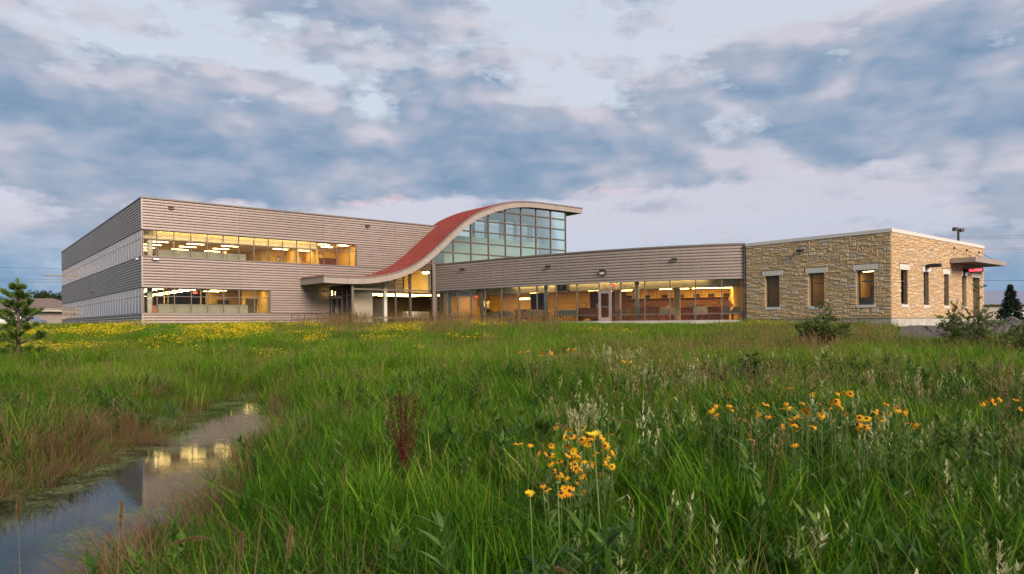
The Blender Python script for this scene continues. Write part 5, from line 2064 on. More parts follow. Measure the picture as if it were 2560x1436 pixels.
for i, (px, Y, h, w, lb) in enumerate(((128, 165, 7.6, 13, 'broad dark tree behind the taupe house beside the metal block'), (40, 175, 5.6, 12, 'dark tree behind the young pine'),
                                       (-40, 160, 7.0, 11, 'dark tree at the far left edge'), (175, 185, 7.0, 12, 'dark tree half hidden behind the left end of the metal block'))):
    p = at(px, 800, Y)
    leafy_tree(lb, (p.x, p.y, 0.2), h, w, 20 + i, 8000, ls=0.55, group='dark trees left of the building')
for i, (px, Y, h, w, lb) in enumerate(((2640, 160, 6, 10, 'dark tree beyond the shed outside the right edge'),)):
    p = at(px, 800, Y)
    leafy_tree(lb, (p.x, p.y, 0.0), h, w, 40 + i, 5000, ls=0.5)


def shrub(name, label, loc, h, w, seed, n_stem=16, leaves=3600, mat='shrub_leaf', ls=0.05, cat='shrub', peak=None, mat2=None):
    random.seed(seed)
    t = thing(name, label, cat, loc)
    st_ = MB()
    lf_ = MB()
    lf2 = MB()
    per = leaves // n_stem
    for k in range(n_stem):
        a = random.uniform(0, 6.28)
        rr = w / 2 * math.sqrt(random.random())
        hh = h * random.uniform(0.55, 0.9) * (1 - 0.45 * (2 * rr / w) ** 2)
        if peak and k == 0:
            rr, hh = w * 0.08, h * peak
        e = Vector((math.cos(a) * rr, math.sin(a) * rr, hh))
        s = Vector((math.cos(a) * rr * 0.15, math.sin(a) * rr * 0.15, -0.1))
        mid = s.lerp(e, 0.5) + Vector((random.gauss(0, .06), random.gauss(0, .06), 0.06)) * w
        st_.tube([tuple(s), tuple(mid), tuple(e)], [0.012, 0.008, 0.004], 5)
        tw = []
        for j in range(9):
            b0 = mid.lerp(e, random.uniform(-0.6, 0.95)) if j else mid.lerp(e, 0.5)
            b1 = b0 + Vector((random.gauss(0, 1), random.gauss(0, 1), random.uniform(.1, 1.2))).normalized() * w * random.uniform(0.07, 0.17) * (0.6 if peak and k == 0 else 1)
            st_.tube([tuple(b0), tuple(b1)], [0.005, 0.002], 4)
            tw.append((b0, b1))
        tb = random.random()
        for _ in range(per):
            b0, b1 = random.choice(tw)
            p_ = b0.lerp(b1, random.uniform(0.05, 1.05))
            tgt = lf2 if (mat2 and p_.z < h * 0.28 and random.random() < 0.6) else lf_
            leaf_quad(tgt, p_, (b1 - b0).normalized() * 0.5 + Vector((random.gauss(0, .7), random.gauss(0, .7), random.gauss(.1, .5))), ls * 0.45, ls * random.uniform(.7, 1.3), min(1, max(0, tb * 0.6 + random.gauss(.2, .18))))
    st_.build('stems', 'bark', t)
    lf_.build('crown', mat, t)
    if lf2.f:
        lf2.build('lower_leaves', mat2, t)
    return t


p = at(2062, 860, 25)
shrub('young_shrub', 'bushy dark green shrub in front of the stone pavilion', (p.x, p.y, gz(p.x, p.y)), 2.05, 2.1, 61, 30, 9000, ls=0.075, peak=1.10, mat2='rust_leaf')
p = at(2432, 850, 24)
shrub('young_shrub', 'spreading light green shrub with upright leader before the drive', (p.x, p.y, gz(p.x, p.y)), 2.15, 2.9, 62, 26, 7000, ls=0.07, peak=1.12, mat2='rust_leaf')
p = at(2570, 850, 22)
shrub('young_shrub', 'loose shrub cut by the right edge of the picture', (p.x, p.y, gz(p.x, p.y)), 1.7, 2.0, 63, 18, 3400, ls=0.07)
p = at(1865, 940, 12.5)
shrub('wispy_shrub', 'thin dark weedy bush among the flowers right of centre', (p.x, p.y, gz(p.x, p.y)), 1.05, 1.3, 64, 16, 2600, ls=0.06)

# ------------------------------------------------------------------ meadow: clumps of blades scattered over the ground
random.seed(99)


def blade_mesh(name, mat, blades):
    """blades: list of (root xyz, azimuth, height, lean, curl, width, segments)."""
    V, F, A, B = [], [], [], []
    for (r0, az, h, lean, curl, wd, sg) in blades:
        d = np.array([math.cos(az), math.sin(az), 0.0])
        sd = np.array([-math.sin(az), math.cos(az), 0.0])
        tw = random.uniform(-0.9, 0.9)
        i = len(V)
        bt = random.random() ** 1.2
        for k in range(sg + 1):
            t = k / sg
            B += [bt, bt] if k < sg else [bt]
            out = lean * t + curl * t * t
            zz = h * (t - 0.28 * min(1.2, (lean + curl)) * t * t)
            c = np.array(r0) + d * out * h + np.array([0, 0, zz])
            w = wd * (1 - t ** 1.7) * (0.55 + 0.45 * min(1, t * 4)) / 2
            s = sd * math.cos(tw * t) + d * math.sin(tw * t) * 0.5
            if k < sg:
                V += [tuple(c - s * w), tuple(c + s * w)]
                A += [t, t]
            else:
                V.append(tuple(c))
                A.append(1.0)
        for k in range(sg - 1):
            F.append((i + 2 * k, i + 2 * k + 1, i + 2 * k + 3, i + 2 * k + 2))
        F.append((i + 2 * sg - 2, i + 2 * sg - 1, i + 2 * sg))
    me_ = bpy.data.meshes.new(name)
    me_.from_pydata(V, [], F)
    me_.materials.append(MATS[mat])
    at_ = me_.attributes.new('along', 'FLOAT', 'POINT')
    at_.data.foreach_set('value', np.array(A, dtype=np.float32))
    at_ = me_.attributes.new('btint', 'FLOAT', 'POINT')
    at_.data.foreach_set('value', np.array(B, dtype=np.float32))
    me_.polygons.foreach_set('use_smooth', [True] * len(me_.polygons))
    return me_


def clump(name, mat, n, rad, h, wd, sg, lean=(0.05, 0.45), curl=(0.0, 0.55)):
    bl = []
    main = random.uniform(0, 6.28)
    for _ in range(n):
        a = random.uniform(0, 6.28)
        r_ = rad * math.sqrt(random.random())
        az = random.gauss(main, 1.3)
        bl.append(((math.cos(a) * r_, math.sin(a) * r_, -0.02), az, random.uniform(*h), random.uniform(*lean), random.uniform(*curl), wd * random.uniform(.6, 1.25), sg))
    return blade_mesh(name, mat, bl)


def seed_clump(name, n, rad, h, wd=0.004):
    """Thin flowering stems with a loose head."""
    bl = []
    for _ in range(n):
        a = random.uniform(0, 6.28)
        r_ = rad * math.sqrt(random.random())
        hh = random.uniform(*h)
        az = random.uniform(0, 6.28)
        ln = random.uniform(0.02, 0.25)
        root = (math.cos(a) * r_, math.sin(a) * r_, 0)
        bl.append((root, az, hh, ln, 0.1, wd, 4))
        for k in range(9):
            t = random.uniform(0.62, 0.98)
            q_ = (root[0] + math.cos(az) * (ln * t + 0.1 * t * t) * hh, root[1] + math.sin(az) * (ln * t + 0.1 * t * t) * hh, hh * (t - 0.03))
            bl.append((q_, random.uniform(0, 6.28), random.uniform(0.04, 0.10) * hh, 0.5, 0.4, wd * 2.4, 2))
    return blade_mesh(name, 'seed_blade', bl)


def sprig(name, mat, n_stem, leaves, h, ll, lw_, up=0.6):
    """Leafy upright stems."""
    bl = []
    for _ in range(n_stem):
        az, ln, hh = random.uniform(0, 6.28), random.uniform(0, 0.25), random.uniform(*h)
        bl.append(((0, 0, 0), az, hh, ln, 0.05, lw_ * 0.35, 3))
        for k in range(leaves):
            t = random.uniform(0.35, 1.0)
            q_ = (math.cos(az) * ln * t * hh, math.sin(az) * ln * t * hh, hh * t * 0.97)
            bl.append((q_, random.uniform(0, 6.28), ll * random.uniform(.6, 1.3), random.uniform(0.2, 1.0 - up * 0.5), 0.2, lw_ * random.uniform(.7, 1.3), 3))
    return blade_mesh(name, mat, bl)


def flower_tuft(name, n, rad, h, sz):
    m = MB()
    for _ in range(n):
        a = random.uniform(0, 6.28)
        r_ = rad * math.sqrt(random.random())
        c = Vector((math.cos(a) * r_, math.sin(a) * r_, random.uniform(*h)))
        nrm = Vector((random.gauss(0, .5), random.gauss(0, .5) - 0.3, 1)).normalized()
        e1 = nrm.orthogonal().normalized()
        e2 = nrm.cross(e1)
        s = sz * random.uniform(.6, 1.3)
        ring = [tuple(c + (e1 * math.cos(t) + e2 * math.sin(t)) * s * (1 if k % 2 else 0.6)) for k, t in enumerate(np.linspace(0, 2 * math.pi, 10, endpoint=False))]
        m.face(ring)
    me_ = m.mesh(name, 'far_petal')
    at_ = me_.attributes.new('btint', 'FLOAT', 'POINT')
    at_.data.foreach_set('value', np.full(len(me_.vertices), 0.4, np.float32))
    return me_


def stuff(name, label, cat, variants, P, S, I, T, tilt=0.10):
    """Scatter variants on the points P as one object of instances."""
    lib = bpy.data.collections.new(name + '_kinds')
    for k, me_ in enumerate(variants):
        lib.objects.link(bpy.data.objects.new('%s_kind_%02d' % (name, k), me_))
    n = len(P)
    me_ = bpy.data.meshes.new(name)
    me_.vertices.add(n)
    me_.vertices.foreach_set('co', np.asarray(P, np.float32).ravel())
    rot = np.stack([RNG.normal(0, tilt, n), RNG.normal(0, tilt, n), RNG.uniform(0, 6.283, n)], 1)
    for nm, ty, fld, arr in (('rot', 'FLOAT_VECTOR', 'vector', rot), ('scl', 'FLOAT', 'value', S), ('idx', 'INT', 'value', I), ('tint', 'FLOAT', 'value', T)):
        a_ = me_.attributes.new(nm, ty, 'POINT')
        a_.data.foreach_set(fld, np.asarray(arr, np.int32 if ty == 'INT' else np.float32).ravel())
    o = new_obj(name, me_)
    tag(o, label, cat, None, 'stuff')
    ng = bpy.data.node_groups.new(name + '_scatter', 'GeometryNodeTree')
    ng.interface.new_socket('Geometry', in_out='INPUT', socket_type='NodeSocketGeometry')
    ng.interface.new_socket('Geometry', in_out='OUTPUT', socket_type='NodeSocketGeometry')
    N, L = ng.nodes, ng.links
    gi, go = N.new('NodeGroupInput'), N.new('NodeGroupOutput')
    ci = N.new('GeometryNodeCollectionInfo')
    ci.inputs['Collection'].default_value = lib
    ci.inputs['Separate Children'].default_value = True
    ci.inputs['Reset Children'].default_value = True
    iop = N.new('GeometryNodeInstanceOnPoints')
    iop.inputs['Pick Instance'].default_value = True

    def na(nm, ty):
        a_ = N.new('GeometryNodeInputNamedAttribute')
        a_.data_type = ty
        a_.inputs['Name'].default_value = nm
        return a_.outputs['Attribute']
    L.new(gi.outputs[0], iop.inputs['Points'])
    L.new(ci.outputs[0], iop.inputs['Instance'])
    L.new(na('idx', 'INT'), iop.inputs['Instance Index'])
    L.new(na('rot', 'FLOAT_VECTOR'), iop.inputs['Rotation'])
    L.new(na('scl', 'FLOAT'), iop.inputs['Scale'])
    L.new(iop.outputs[0], go.inputs[0])
    o.modifiers.new('scatter', 'NODES').node_group = ng
    return o


def fbm(X, Y, s, seed):
    g = np.random.default_rng(seed)
    z = np.zeros_like(X)
    for k in range(7):
        a, ph, f = g.uniform(0, 6.28), g.uniform(0, 6.28), s * g.uniform(0.6, 1.9)
        z += np.sin((X * math.cos(a) + Y * math.sin(a)) * f + ph + 1.2 * np.sin((X * math.sin(a) - Y * math.cos(a)) * f * 0.7 + ph * 2))
    return z / 3.2


def in_solid(X, Y):
    lx, ly = (X - O_LW[0]) * UX + (Y - O_LW[1]) * UY, -(X - O_LW[0]) * UY + (Y - O_LW[1]) * UX
    b = ((lx > -0.12) & (ly > -0.12)) | ((lx > 14.2) & (ly > -4.45))
    sx, sy = (X - S_ST[0]) * UX + (Y - S_ST[1]) * UY, -(X - S_ST[0]) * UY + (Y - S_ST[1]) * UX
    b |= (sx > -0.12) & (sy > -0.12)
    b |= (X > -6.9) & (X < 15.6) & (Y > np.polyval(pf, X) - 0.12)
    b |= in_drive(X, Y)
    return b


def in_drive(X, Y):
    sx, sy = (X - S_ST[0]) * UX + (Y - S_ST[1]) * UY, -(X - S_ST[0]) * UY + (Y - S_ST[1]) * UX
    u_ = np.clip((X - 15.4) / 44, 0, 1)
    near = 27.6 + 8 * u_ + 1.5 * np.sin(u_ * 2.2)
    edge = (Y - 27.6) * (S_ST[0] - 15.4) / (S_ST[1] - 27.6) + 15.4     # left border from the near end to the corner
    return (X > edge + 0.1) & (Y > near + 0.1) & (sy < 0.2)


def wedge(y0, y1, dens, k=0.88, pad=1.8):
    n = int(dens * (k * (y1 * y1 - y0 * y0) + 2 * pad * (y1 - y0)))
    Y = np.sqrt(RNG.uniform(y0 * y0, y1 * y1, n))
    X = RNG.uniform(-1, 1, n) * (k * Y + pad)
    return X, Y


def place(parts, keep, extra=None):
    X = np.concatenate([a for a, _ in parts])
    Y = np.concatenate([b for _, b in parts])
    m = keep(X, Y) & ~in_solid(X, Y)
    X, Y = X[m], Y[m]
    return X, Y, terrain(X, Y)


# long grass in the foreground
K = [clump('near%d' % i, 'grass_blade', 26, 0.13, (0.22, 0.52), 0.0085, 5) for i in range(5)] + \
    [clump('wide%d' % i, 'grass_blade', 12, 0.12, (0.28, 0.68), 0.019, 5, (0.05, 0.45), (0.1, 0.85)) for i in range(3)] + \
    [clump('fine%d' % i, 'grass_blade', 34, 0.15, (0.20, 0.42), 0.005, 4, (0.1, 0.6)) for i in range(2)]
X, Y, Z = place([wedge(1.7, 6.5, 85), wedge(6.5, 11, 50), wedge(11, 18, 28)], lambda X, Y: (creek_dist(X, Y) > 0.10) & (np.hypot(X, Y) > 1.6))
n = len(X)
pt = fbm(X, Y, 0.9, 5)
sc = RNG.uniform(0.75, 1.2, n) * (1 + 0.16 * pt) * np.where(Y < 3.2, 0.8, 1.0) * (0.42 + 0.58 * smooth01(creek_dist(X, Y) / 1.2))
ix = np.where(RNG.random(n) < np.clip(0.30 + 0.2 * fbm(X, Y, 0.7, 8), 0.05, 0.65), RNG.integers(5, 8, n), np.where(RNG.random(n) < 0.25, RNG.integers(8, 10, n), RNG.integers(0, 5, n)))
stuff('meadow_grass', 'long lush green grass filling the foreground meadow', 'grass', K, np.stack([X, Y, Z], 1), sc, ix, np.clip(RNG.normal(0.48, 0.26, n) + 0.14 * pt, 0, 1))

# grass of the middle distance
K = [clump('mid%d' % i, 'mid_blade', 36, 0.28, (0.22, 0.50), 0.016, 3) for i in range(6)]
X, Y, Z = place([wedge(16, 25, 20), wedge(25, 34, 13), wedge(34, 44, 8, 0.82)], lambda X, Y: (creek_dist(X, Y) > 0.1))
n = len(X)
pt = fbm(X, Y, 0.45, 12)
near_b = smooth01((Y - 34) / 10)
stuff('field_grass', 'mid-green uneven grass across the middle of the field', 'grass', K, np.stack([X, Y, Z], 1), RNG.uniform(0.6, 1.3, n) * (1 + 0.38 * pt) * (1 - 0.45 * near_b) * np.where(RNG.random(n) < 0.06, 1.55, 1.0),
      RNG.integers(0, 6, n), np.clip(RNG.normal(0.45, 0.22, n) - 0.30 * pt + 0.25 * (X / Y > 0.12) * (Y < 34), 0, 1))

# short lawn along the building and beyond
K = [clump('lawn%d' % i, 'lawn_blade', 46, 0.42, (0.07, 0.17), 0.022, 2) for i in range(4)]
X, Y, Z = place([wedge(38, 50, 7, 0.86), wedge(50, 66, 5, 0.6), wedge(66, 130, 0.8, 0.78)], lambda X, Y: Y > 38)
n = len(X)
stuff('lawn_grass', 'short mown lawn along the foot of the building', 'grass', K, np.stack([X, Y, Z], 1), RNG.uniform(0.7, 1.2, n) * np.where(Y > 66, 1.7, 1.0), RNG.integers(0, 4, n), np.clip(RNG.normal(0.4, 0.2, n), 0, 1))

# reed-like grass overhanging the water
K = [clump('reed%d' % i, 'grass_blade', 9, 0.10, (0.45, 0.85), 0.021, 6, (0.05, 0.40), (0.2, 0.9)) for i in range(4)]
X, Y, Z = place([wedge(2.4, 9, 16), wedge(9, 22, 9)], lambda X, Y: (creek_dist(X, Y) > -0.12) & (RNG.random(len(X)) < 0.85 * np.exp(-np.abs(creek_dist(X, Y) - 0.15) / 0.45)))
n = len(X)
stuff('bank_reeds', 'broad green reed grass overhanging the creek', 'reeds', K, np.stack([X, Y, Z], 1), RNG.uniform(0.45, 0.85, n), RNG.integers(0, 4, n), np.clip(RNG.normal(0.5, 0.25, n), 0, 1), 0.15)

# thin stems standing in the shallows
K = [clump('stem%d' % i, 'dry_blade', 5, 0.10, (0.30, 0.60), 0.006, 4, (0.0, 0.5), (0.0, 0.5)) for i in range(3)] + [clump('rush%d' % i, 'mid_blade', 6, 0.08, (0.25, 0.50), 0.008, 4, (0.0, 0.3), (0.0, 0.3)) for i in range(2)]
X, Y = wedge(3, 21, 7)
k_ = (creek_dist(X, Y) < 0.05) & (creek_dist(X, Y) > -0.65) & (RNG.random(len(X)) < np.clip(0.5 + fbm(X, Y, 1.5, 91), 0, 1) * np.exp(creek_dist(X, Y) / 0.25))
X, Y = X[k_], Y[k_]
n = len(X)
stuff('water_stems', 'thin dead stems standing in the shallow creek', 'reeds', K, np.stack([X, Y, np.full(n, WATER_Z - 0.05)], 1), RNG.uniform(0.6, 1.1, n), RNG.integers(0, 5, n), RNG.random(n), 0.3)

# dry brown grass on the creek banks and in drifts
K = [clump('dry%d' % i, 'dry_blade', 40, 0.16, (0.25, 0.62), 0.006, 4, (0.1, 0.8), (0.1, 0.8)) for i in range(5)]


def dry_keep(X, Y):
    cd_ = creek_dist(X, Y)
    left = X < np.interp(Y, CR[:, 1], CR[:, 0])
    pr = np.where(left, 1.5 * np.exp(-np.maximum(cd_ - 0.1, 0) / 1.3), np.where(Y < 9, 0.9, 0.5) * np.exp(-np.maximum(cd_ - 0.05, 0) / np.where(Y < 9, 0.7, 0.35))) * np.clip(0.5 + 0.7 * fbm(X, Y, 1.3, 31), 0, 1)
    drift = np.clip(fbm(X, Y, 0.5, 33) - 0.55, 0, 1) * 0.45
    return (cd_ > -0.1) & (RNG.random(len(X)) < np.maximum(np.maximum(pr, drift), 0.035))


X, Y, Z = place([wedge(2, 12, 40), wedge(12, 26, 30)], dry_keep)
n = len(X)
stuff('dry_grass', 'dry russet grass along the creek banks', 'grass', K, np.stack([X, Y, Z], 1), RNG.uniform(0.75, 1.25, n), RNG.integers(0, 5, n), RNG.random(n), 0.2)

# reddish seed heads over the right half of the field
K = [seed_clump('seed%d' % i, 8, 0.24, (0.40, 0.85), 0.0055) for i in range(4)]
X, Y, Z = place([wedge(5, 9, 2.0), wedge(9, 36, 6.2)], lambda X, Y: (creek_dist(X, Y) > 0.1) & (RNG.random(len(X)) < np.clip((0.25 + 0.9 * smooth01((X / Y - 0.02) / 0.25)) * (0.55 + 0.5 * fbm(X, Y, 0.5, 41)), 0.03, 1)))
n = len(X)
stuff('seed_grass', 'thin russet seed heads standing above the right side of the field', 'grass', K, np.stack([X, Y, Z], 1), RNG.uniform(0.7, 1.15, n) * np.where(Y > 14, 1.0, 0.9), RNG.integers(0, 4, n), RNG.random(n))

# tall straw-coloured weeds before the glass hall
X = RNG.uniform(-15, 3, 1300)
Y = RNG.uniform(35, 58, 1300)
k_ = (RNG.random(1300) < np.clip(0.4 + 0.7 * fbm(X, Y, 0.8, 51), 0, 1)) & ~in_solid(X, Y) & (Y > 38 - X * 0.25)
X, Y = X[k_], Y[k_]
n = len(X)
K2 = [seed_clump('straw%d' % i, 9, 0.28, (0.6, 1.2), 0.013) for i in range(3)]
stuff('straw_weeds', 'tall straw-coloured weeds in front of the glass hall', 'weeds', K2, np.stack([X, Y, terrain(X, Y)], 1), RNG.uniform(0.6, 1.1, n), RNG.integers(0, 3, n), RNG.random(n))

# pale leafy weeds and green broad-leaved weeds, mostly on the right
K = [sprig('pale%d' % i, 'pale_leaf', 4, 16, (0.30, 0.56), 0.05, 0.015, 0.7) for i in range(5)]
X, Y, Z = place([wedge(2.4, 9, 9.5), wedge(9, 20, 5.5)], lambda X, Y: (creek_dist(X, Y) > 0.3) & (X / Y > 0.05) & (RNG.random(len(X)) < np.clip(0.22 + 0.7 * fbm(X, Y, 0.8, 61) + 0.8 * np.exp(-((X / Y - 0.20) / 0.07) ** 2 - ((Y - 11) / 2.2) ** 2) + 0.8 * np.exp(-((X / Y - 0.50) / 0.08) ** 2 - ((Y - 8) / 1.8) ** 2), 0.04, 1)))
n = len(X)
stuff('pale_weeds', 'pale silvery-leaved weeds scattered through the right foreground', 'weeds', K, np.stack([X, Y, Z], 1), RNG.uniform(0.7, 1.25, n), RNG.integers(0, 5, n), RNG.random(n))
K = [sprig('weed%d' % i, 'weed_leaf', 3, 16, (0.25, 0.50), 0.10, 0.032, 0.2) for i in range(4)]
X, Y, Z = place([wedge(2.0, 8, 16.0), wedge(8, 16, 7.0)], lambda X, Y: (creek_dist(X, Y) > 0.3) & (RNG.random(len(X)) < np.clip(0.18 + 0.6 * smooth01((X / Y) / 0.4) + 0.4 * fbm(X, Y, 0.9, 71), 0.03, 1)))
n = len(X)
stuff('leafy_weeds', 'green broad-leaved weeds mixed into the foreground grass', 'weeds', K, np.stack([X, Y, Z], 1), RNG.uniform(0.7, 1.25, n), RNG.integers(0, 4, n), RNG.random(n))

# sheets of yellow flowers on the slope
K = [flower_tuft('tuft%d' % i, 16, 0.30, (0.20, 0.40), 0.030) for i in range(5)]
X, Y, Z = place([wedge(27, 49, 10, 0.86)], lambda X, Y: (
    RNG.random(len(X)) < np.where(X / Y < -0.27, np.clip(fbm(X, Y, 0.55, 81) * 1.3 + 0.28 - 1.1 * smooth01((34.5 - Y) / 6), 0.03, 1),
                                  np.where(X / Y < 0.02, np.clip(fbm(X, Y, 0.6, 82) * 1.1 - 0.10 - 1.0 * smooth01((38 - Y) / 4), 0, .5),
                                           np.clip(fbm(X, Y, 0.45, 83) * 1.3 - 1.02 - 1.0 * smooth01((31 - Y) / 3), 0, .8)))))
n = len(X)
stuff('yellow_wildflowers', 'drifts of small yellow wildflowers on the slope below the building', 'flowers', K, np.stack([X, Y, Z], 1), RNG.uniform(0.7, 1.3, n), RNG.integers(0, 5, n), RNG.random(n))

# ------------------------------------------------------------------ flowers one can count
random.seed(123)


def petals_mesh(name, mat, n, r0, r1, wd, droop):
    m = MB()
    for k in range(n):
        a = 2 * math.pi * k / n + random.uniform(-.12, .12)
        l = r1 * random.uniform(0.82, 1.1)
        dr = droop * random.uniform(0.6, 1.4)
        c, s = math.cos(a), math.sin(a)
        rows = []
        for t, wf in ((0.0, 0.5), (0.35, 1.0), (0.75, 0.95), (1.0, 0.25)):
            rr = r0 + (l - r0) * t
            z = 0.004 - dr * l * t * t + 0.10 * l * t * (1 - t)
            rows.append([(c * rr - s * wd * wf / 2, s * rr + c * wd * wf / 2, z), (c * rr, s * rr, z - 0.0015), (c * rr + s * wd * wf / 2, s * rr - c * wd * wf / 2, z)])
        m.grid(rows)
    return m.mesh(name, mat, True)


PET = [petals_mesh('petals', 'petal', n_, 0.006, r_, 0.0115, d_) for n_, r_, d_ in ((12, 0.034, 0.35), (13, 0.037, 0.6), (11, 0.033, 0.9), (12, 0.036, 0.15))]
cm = MB()
cm.grid([[(math.sin(t) * 0.0105 * math.cos(a), math.sin(t) * 0.0105 * math.sin(a), 0.002 + 0.012 * math.cos(t)) for a in np.linspace(0, 2 * math.pi, 11)] for t in np.linspace(0.05, 1.7, 6)])
CONE = cm.mesh('cone', 'flower_cone', True)


def susan(px, py, Y, label, s=1.0, tilt=0.5, group='black-eyed susans'):
    hd = at(px, py, Y)
    g = gz(hd.x, hd.y)
    t = thing('black_eyed_susan', label, 'flower', (hd.x, hd.y, g), 0, group)
    h = hd.z - g
    off = Vector((random.uniform(-.08, .08), random.uniform(-.08, .08), 0))
    MB().tube([tuple(off), tuple(off * 0.35 + Vector((0, 0, h * 0.55))), (0, 0, h)], [0.003, 0.0026, 0.002], 5).build('stem', 'flower_stem', t)
    rot = (random.gauss(0.35, tilt * 0.6), random.gauss(0, tilt * 0.6), random.uniform(0, 6.28))
    for me_, nm in ((random.choice(PET), 'petals'), (CONE, 'cone')):
        o = new_obj(nm, me_, t, (0, 0, h))
        o.rotation_euler = rot
        o.scale = (s, s, s)
    lf_ = MB()
    for k in range(8):
        z = h * random.uniform(0.25, 0.85)
        leaf_quad(lf_, off * (1 - z / h) + Vector((0, 0, z)), (random.gauss(0, 1), random.gauss(0, 1), 0.9), 0.018, random.uniform(.06, .11), 0.5)
    lf_.build('leaves', 'broad_leaf', t)
    return t


C1 = [(1296, 1110), (1327, 1111), (1345, 1133), (1378, 1115), (1413, 1094), (1430, 1092), (1421, 1115), (1433, 1128), (1420, 1138), (1412, 1158), (1455, 1100), (1472, 1112), (1464, 1105), (1508, 1093), (1524, 1087),
      (1513, 1115), (1534, 1133), (1530, 1167), (1510, 1158), (1376, 1158), (1384, 1178), (1397, 1186), (1412, 1177), (1415, 1194), (1452, 1172), (1463, 1155), (1448, 1150), (1456, 1188), (1443, 1205), (1424, 1228),
      (1368, 1225), (1400, 1150), (1437, 1162), (1429, 1148), (1501, 1182), (1357, 1213), (1478, 1095), (1466, 1185)]
C2 = [(1827, 985), (1976, 970), (1789, 1012), (1777, 1024), (1789, 1036), (1823, 1013), (1831, 1024), (1853, 1050), (1886, 1014), (1890, 1035), (1914, 1011), (1966, 1008), (1970, 1018), (1955, 1022), (2007, 1007), (2017, 1030),
      (2047, 1010), (2074, 1020), (2090, 1004), (2082, 1051), (2095, 983), (2111, 981), (2126, 985), (2003, 1045), (1961, 1066), (2023, 1064), (2036, 1066), (2112, 1035), (2149, 1045), (2167, 1048), (2187, 1030), (2200, 1042),
      (2216, 1010), (2245, 1024), (2260, 1034), (2162, 1068), (2145, 1063), (2275, 1060), (2285, 1062), (1997, 1075), (1920, 1040), (1932, 1043), (1880, 1100), (1986, 1110), (2010, 1026), (2240, 1018), (2205, 1050), (2264, 1026),
      (2470, 1003), (2485, 1006), (2500, 998), (2540, 1000), (2552, 1022), (2455, 1008)]
fr = random.Random(5)
C1 += [(fr.gauss(1430, 42), fr.gauss(1150, 34)) for _ in range(20)]
C2 += [(fr.gauss(2030, 110), fr.gauss(1030, 24)) for _ in range(12)]
C3 = [(1318, 878), (1352, 889), (1360, 884), (1378, 882), (1420, 874), (1436, 872), (1300, 880), (1560, 902), (1575, 903)]
nth20 = ('first', 'second', 'third', 'fourth', 'fifth', 'sixth', 'seventh', 'eighth', 'ninth', 'tenth', 'eleventh', 'twelfth')


def flower_labels(pts_, where, cols, rows_):
    """Say where in its patch each flower stands: row by height, place by column."""
    o_ = sorted(range(len(pts_)), key=lambda i: pts_[i][1])
    out = {}
    per = math.ceil(len(pts_) / rows_)
    rn = ('top', 'second', 'third', 'fourth', 'fifth', 'lowest')
    for r_ in range(rows_):
        row = sorted(o_[r_ * per:(r_ + 1) * per], key=lambda i: pts_[i][0])
        for k, i in enumerate(row):
            nm = rn[r_] if r_ < rows_ - 1 else 'lowest'
            out[i] = 'orange black-eyed susan %s, %s row, %s from the left' % (where, nm, nth20[k])
    return out


lb = flower_labels(C1, 'in the central foreground patch', 8, 5)
for i, (x, y) in enumerate(C1):
    susan(x, y, random.uniform(4.35, 5.0) - (y - 1150) * 0.004, lb[i], random.uniform(0.62, 1.08), 0.85)
lb = flower_labels(C2, 'in the broad right-hand patch', 12, 6)
for i, (x, y) in enumerate(C2):
    susan(x, y, random.uniform(5.2, 6.0) - (y - 1020) * 0.008, lb[i], random.uniform(0.62, 1.12), 0.75)
lb = flower_labels(C3, 'in the small far patch mid-field', 9, 1)
for i, (x, y) in enumerate(C3):
    susan(x, y, random.uniform(12.0, 13.0), 'tiny ' + lb[i], 1.25)


def oxeye(px, py, Y, label, r_, leaves_, gx_=0.0, bud=False):
    hd = at(px, py, Y)
    g = gz(hd.x, hd.y)
    t = thing('yellow_sunflower', label, 'flower', (hd.x + gx_, hd.y, g))
    h = hd.z - g
    tp = Vector((-gx_, 0, h))
    MB().tube([(0, 0, 0), (-gx_ * 0.4, 0, h * 0.5), tuple(tp)], [0.0055, 0.0045, 0.0038], 7).build('stem', 'flower_stem', t, True)
    if not bud:
        p_ = new_obj('petals', petals_mesh('petals', 'yellow_petal', 15, 0.008, r_, 0.014, -0.30), t, tuple(tp))
        p_.rotation_euler = (0.12, random.uniform(-.2, .2), 0)
    cb = MB()
    cb.grid([[(math.sin(q_) * 0.016 * math.cos(a), math.sin(q_) * 0.016 * math.sin(a), tp.z - 0.002 + 0.010 * math.cos(q_)) for a in np.linspace(0, 2 * math.pi, 11)] for q_ in np.linspace(0.05, 3.0, 8)])
    o = cb.build('flower_head', 'yellow_petal' if not bud else 'flower_stem', t, True, (tp.x, tp.y, 0))
    for k in range(leaves_):
        z = h * (0.10 + 0.42 * k / leaves_)
        a = random.uniform(0, 6.28)
        l = random.uniform(0.11, 0.17)
        w = l * 0.42
        m = MB()
        rows = []
        c, s = math.cos(a), math.sin(a)
        for q_, wf in ((0, 0.06), (0.15, 0.6), (0.35, 1.0), (0.6, 0.8), (0.85, 0.35), (1.0, 0.02)):
            rr = l * q_
            zz = z + l * (0.55 * q_ - 0.75 * q_ * q_)
            rows.append([(c * rr - s * w * wf / 2, s * rr + c * w * wf / 2, zz + 0.012 * wf), (c * rr, s * rr, zz), (c * rr + s * w * wf / 2, s * rr - c * w * wf / 2, zz + 0.012 * wf)])
        m.grid(rows)
        m.build('leaf', 'broad_leaf', t, True)
    return t


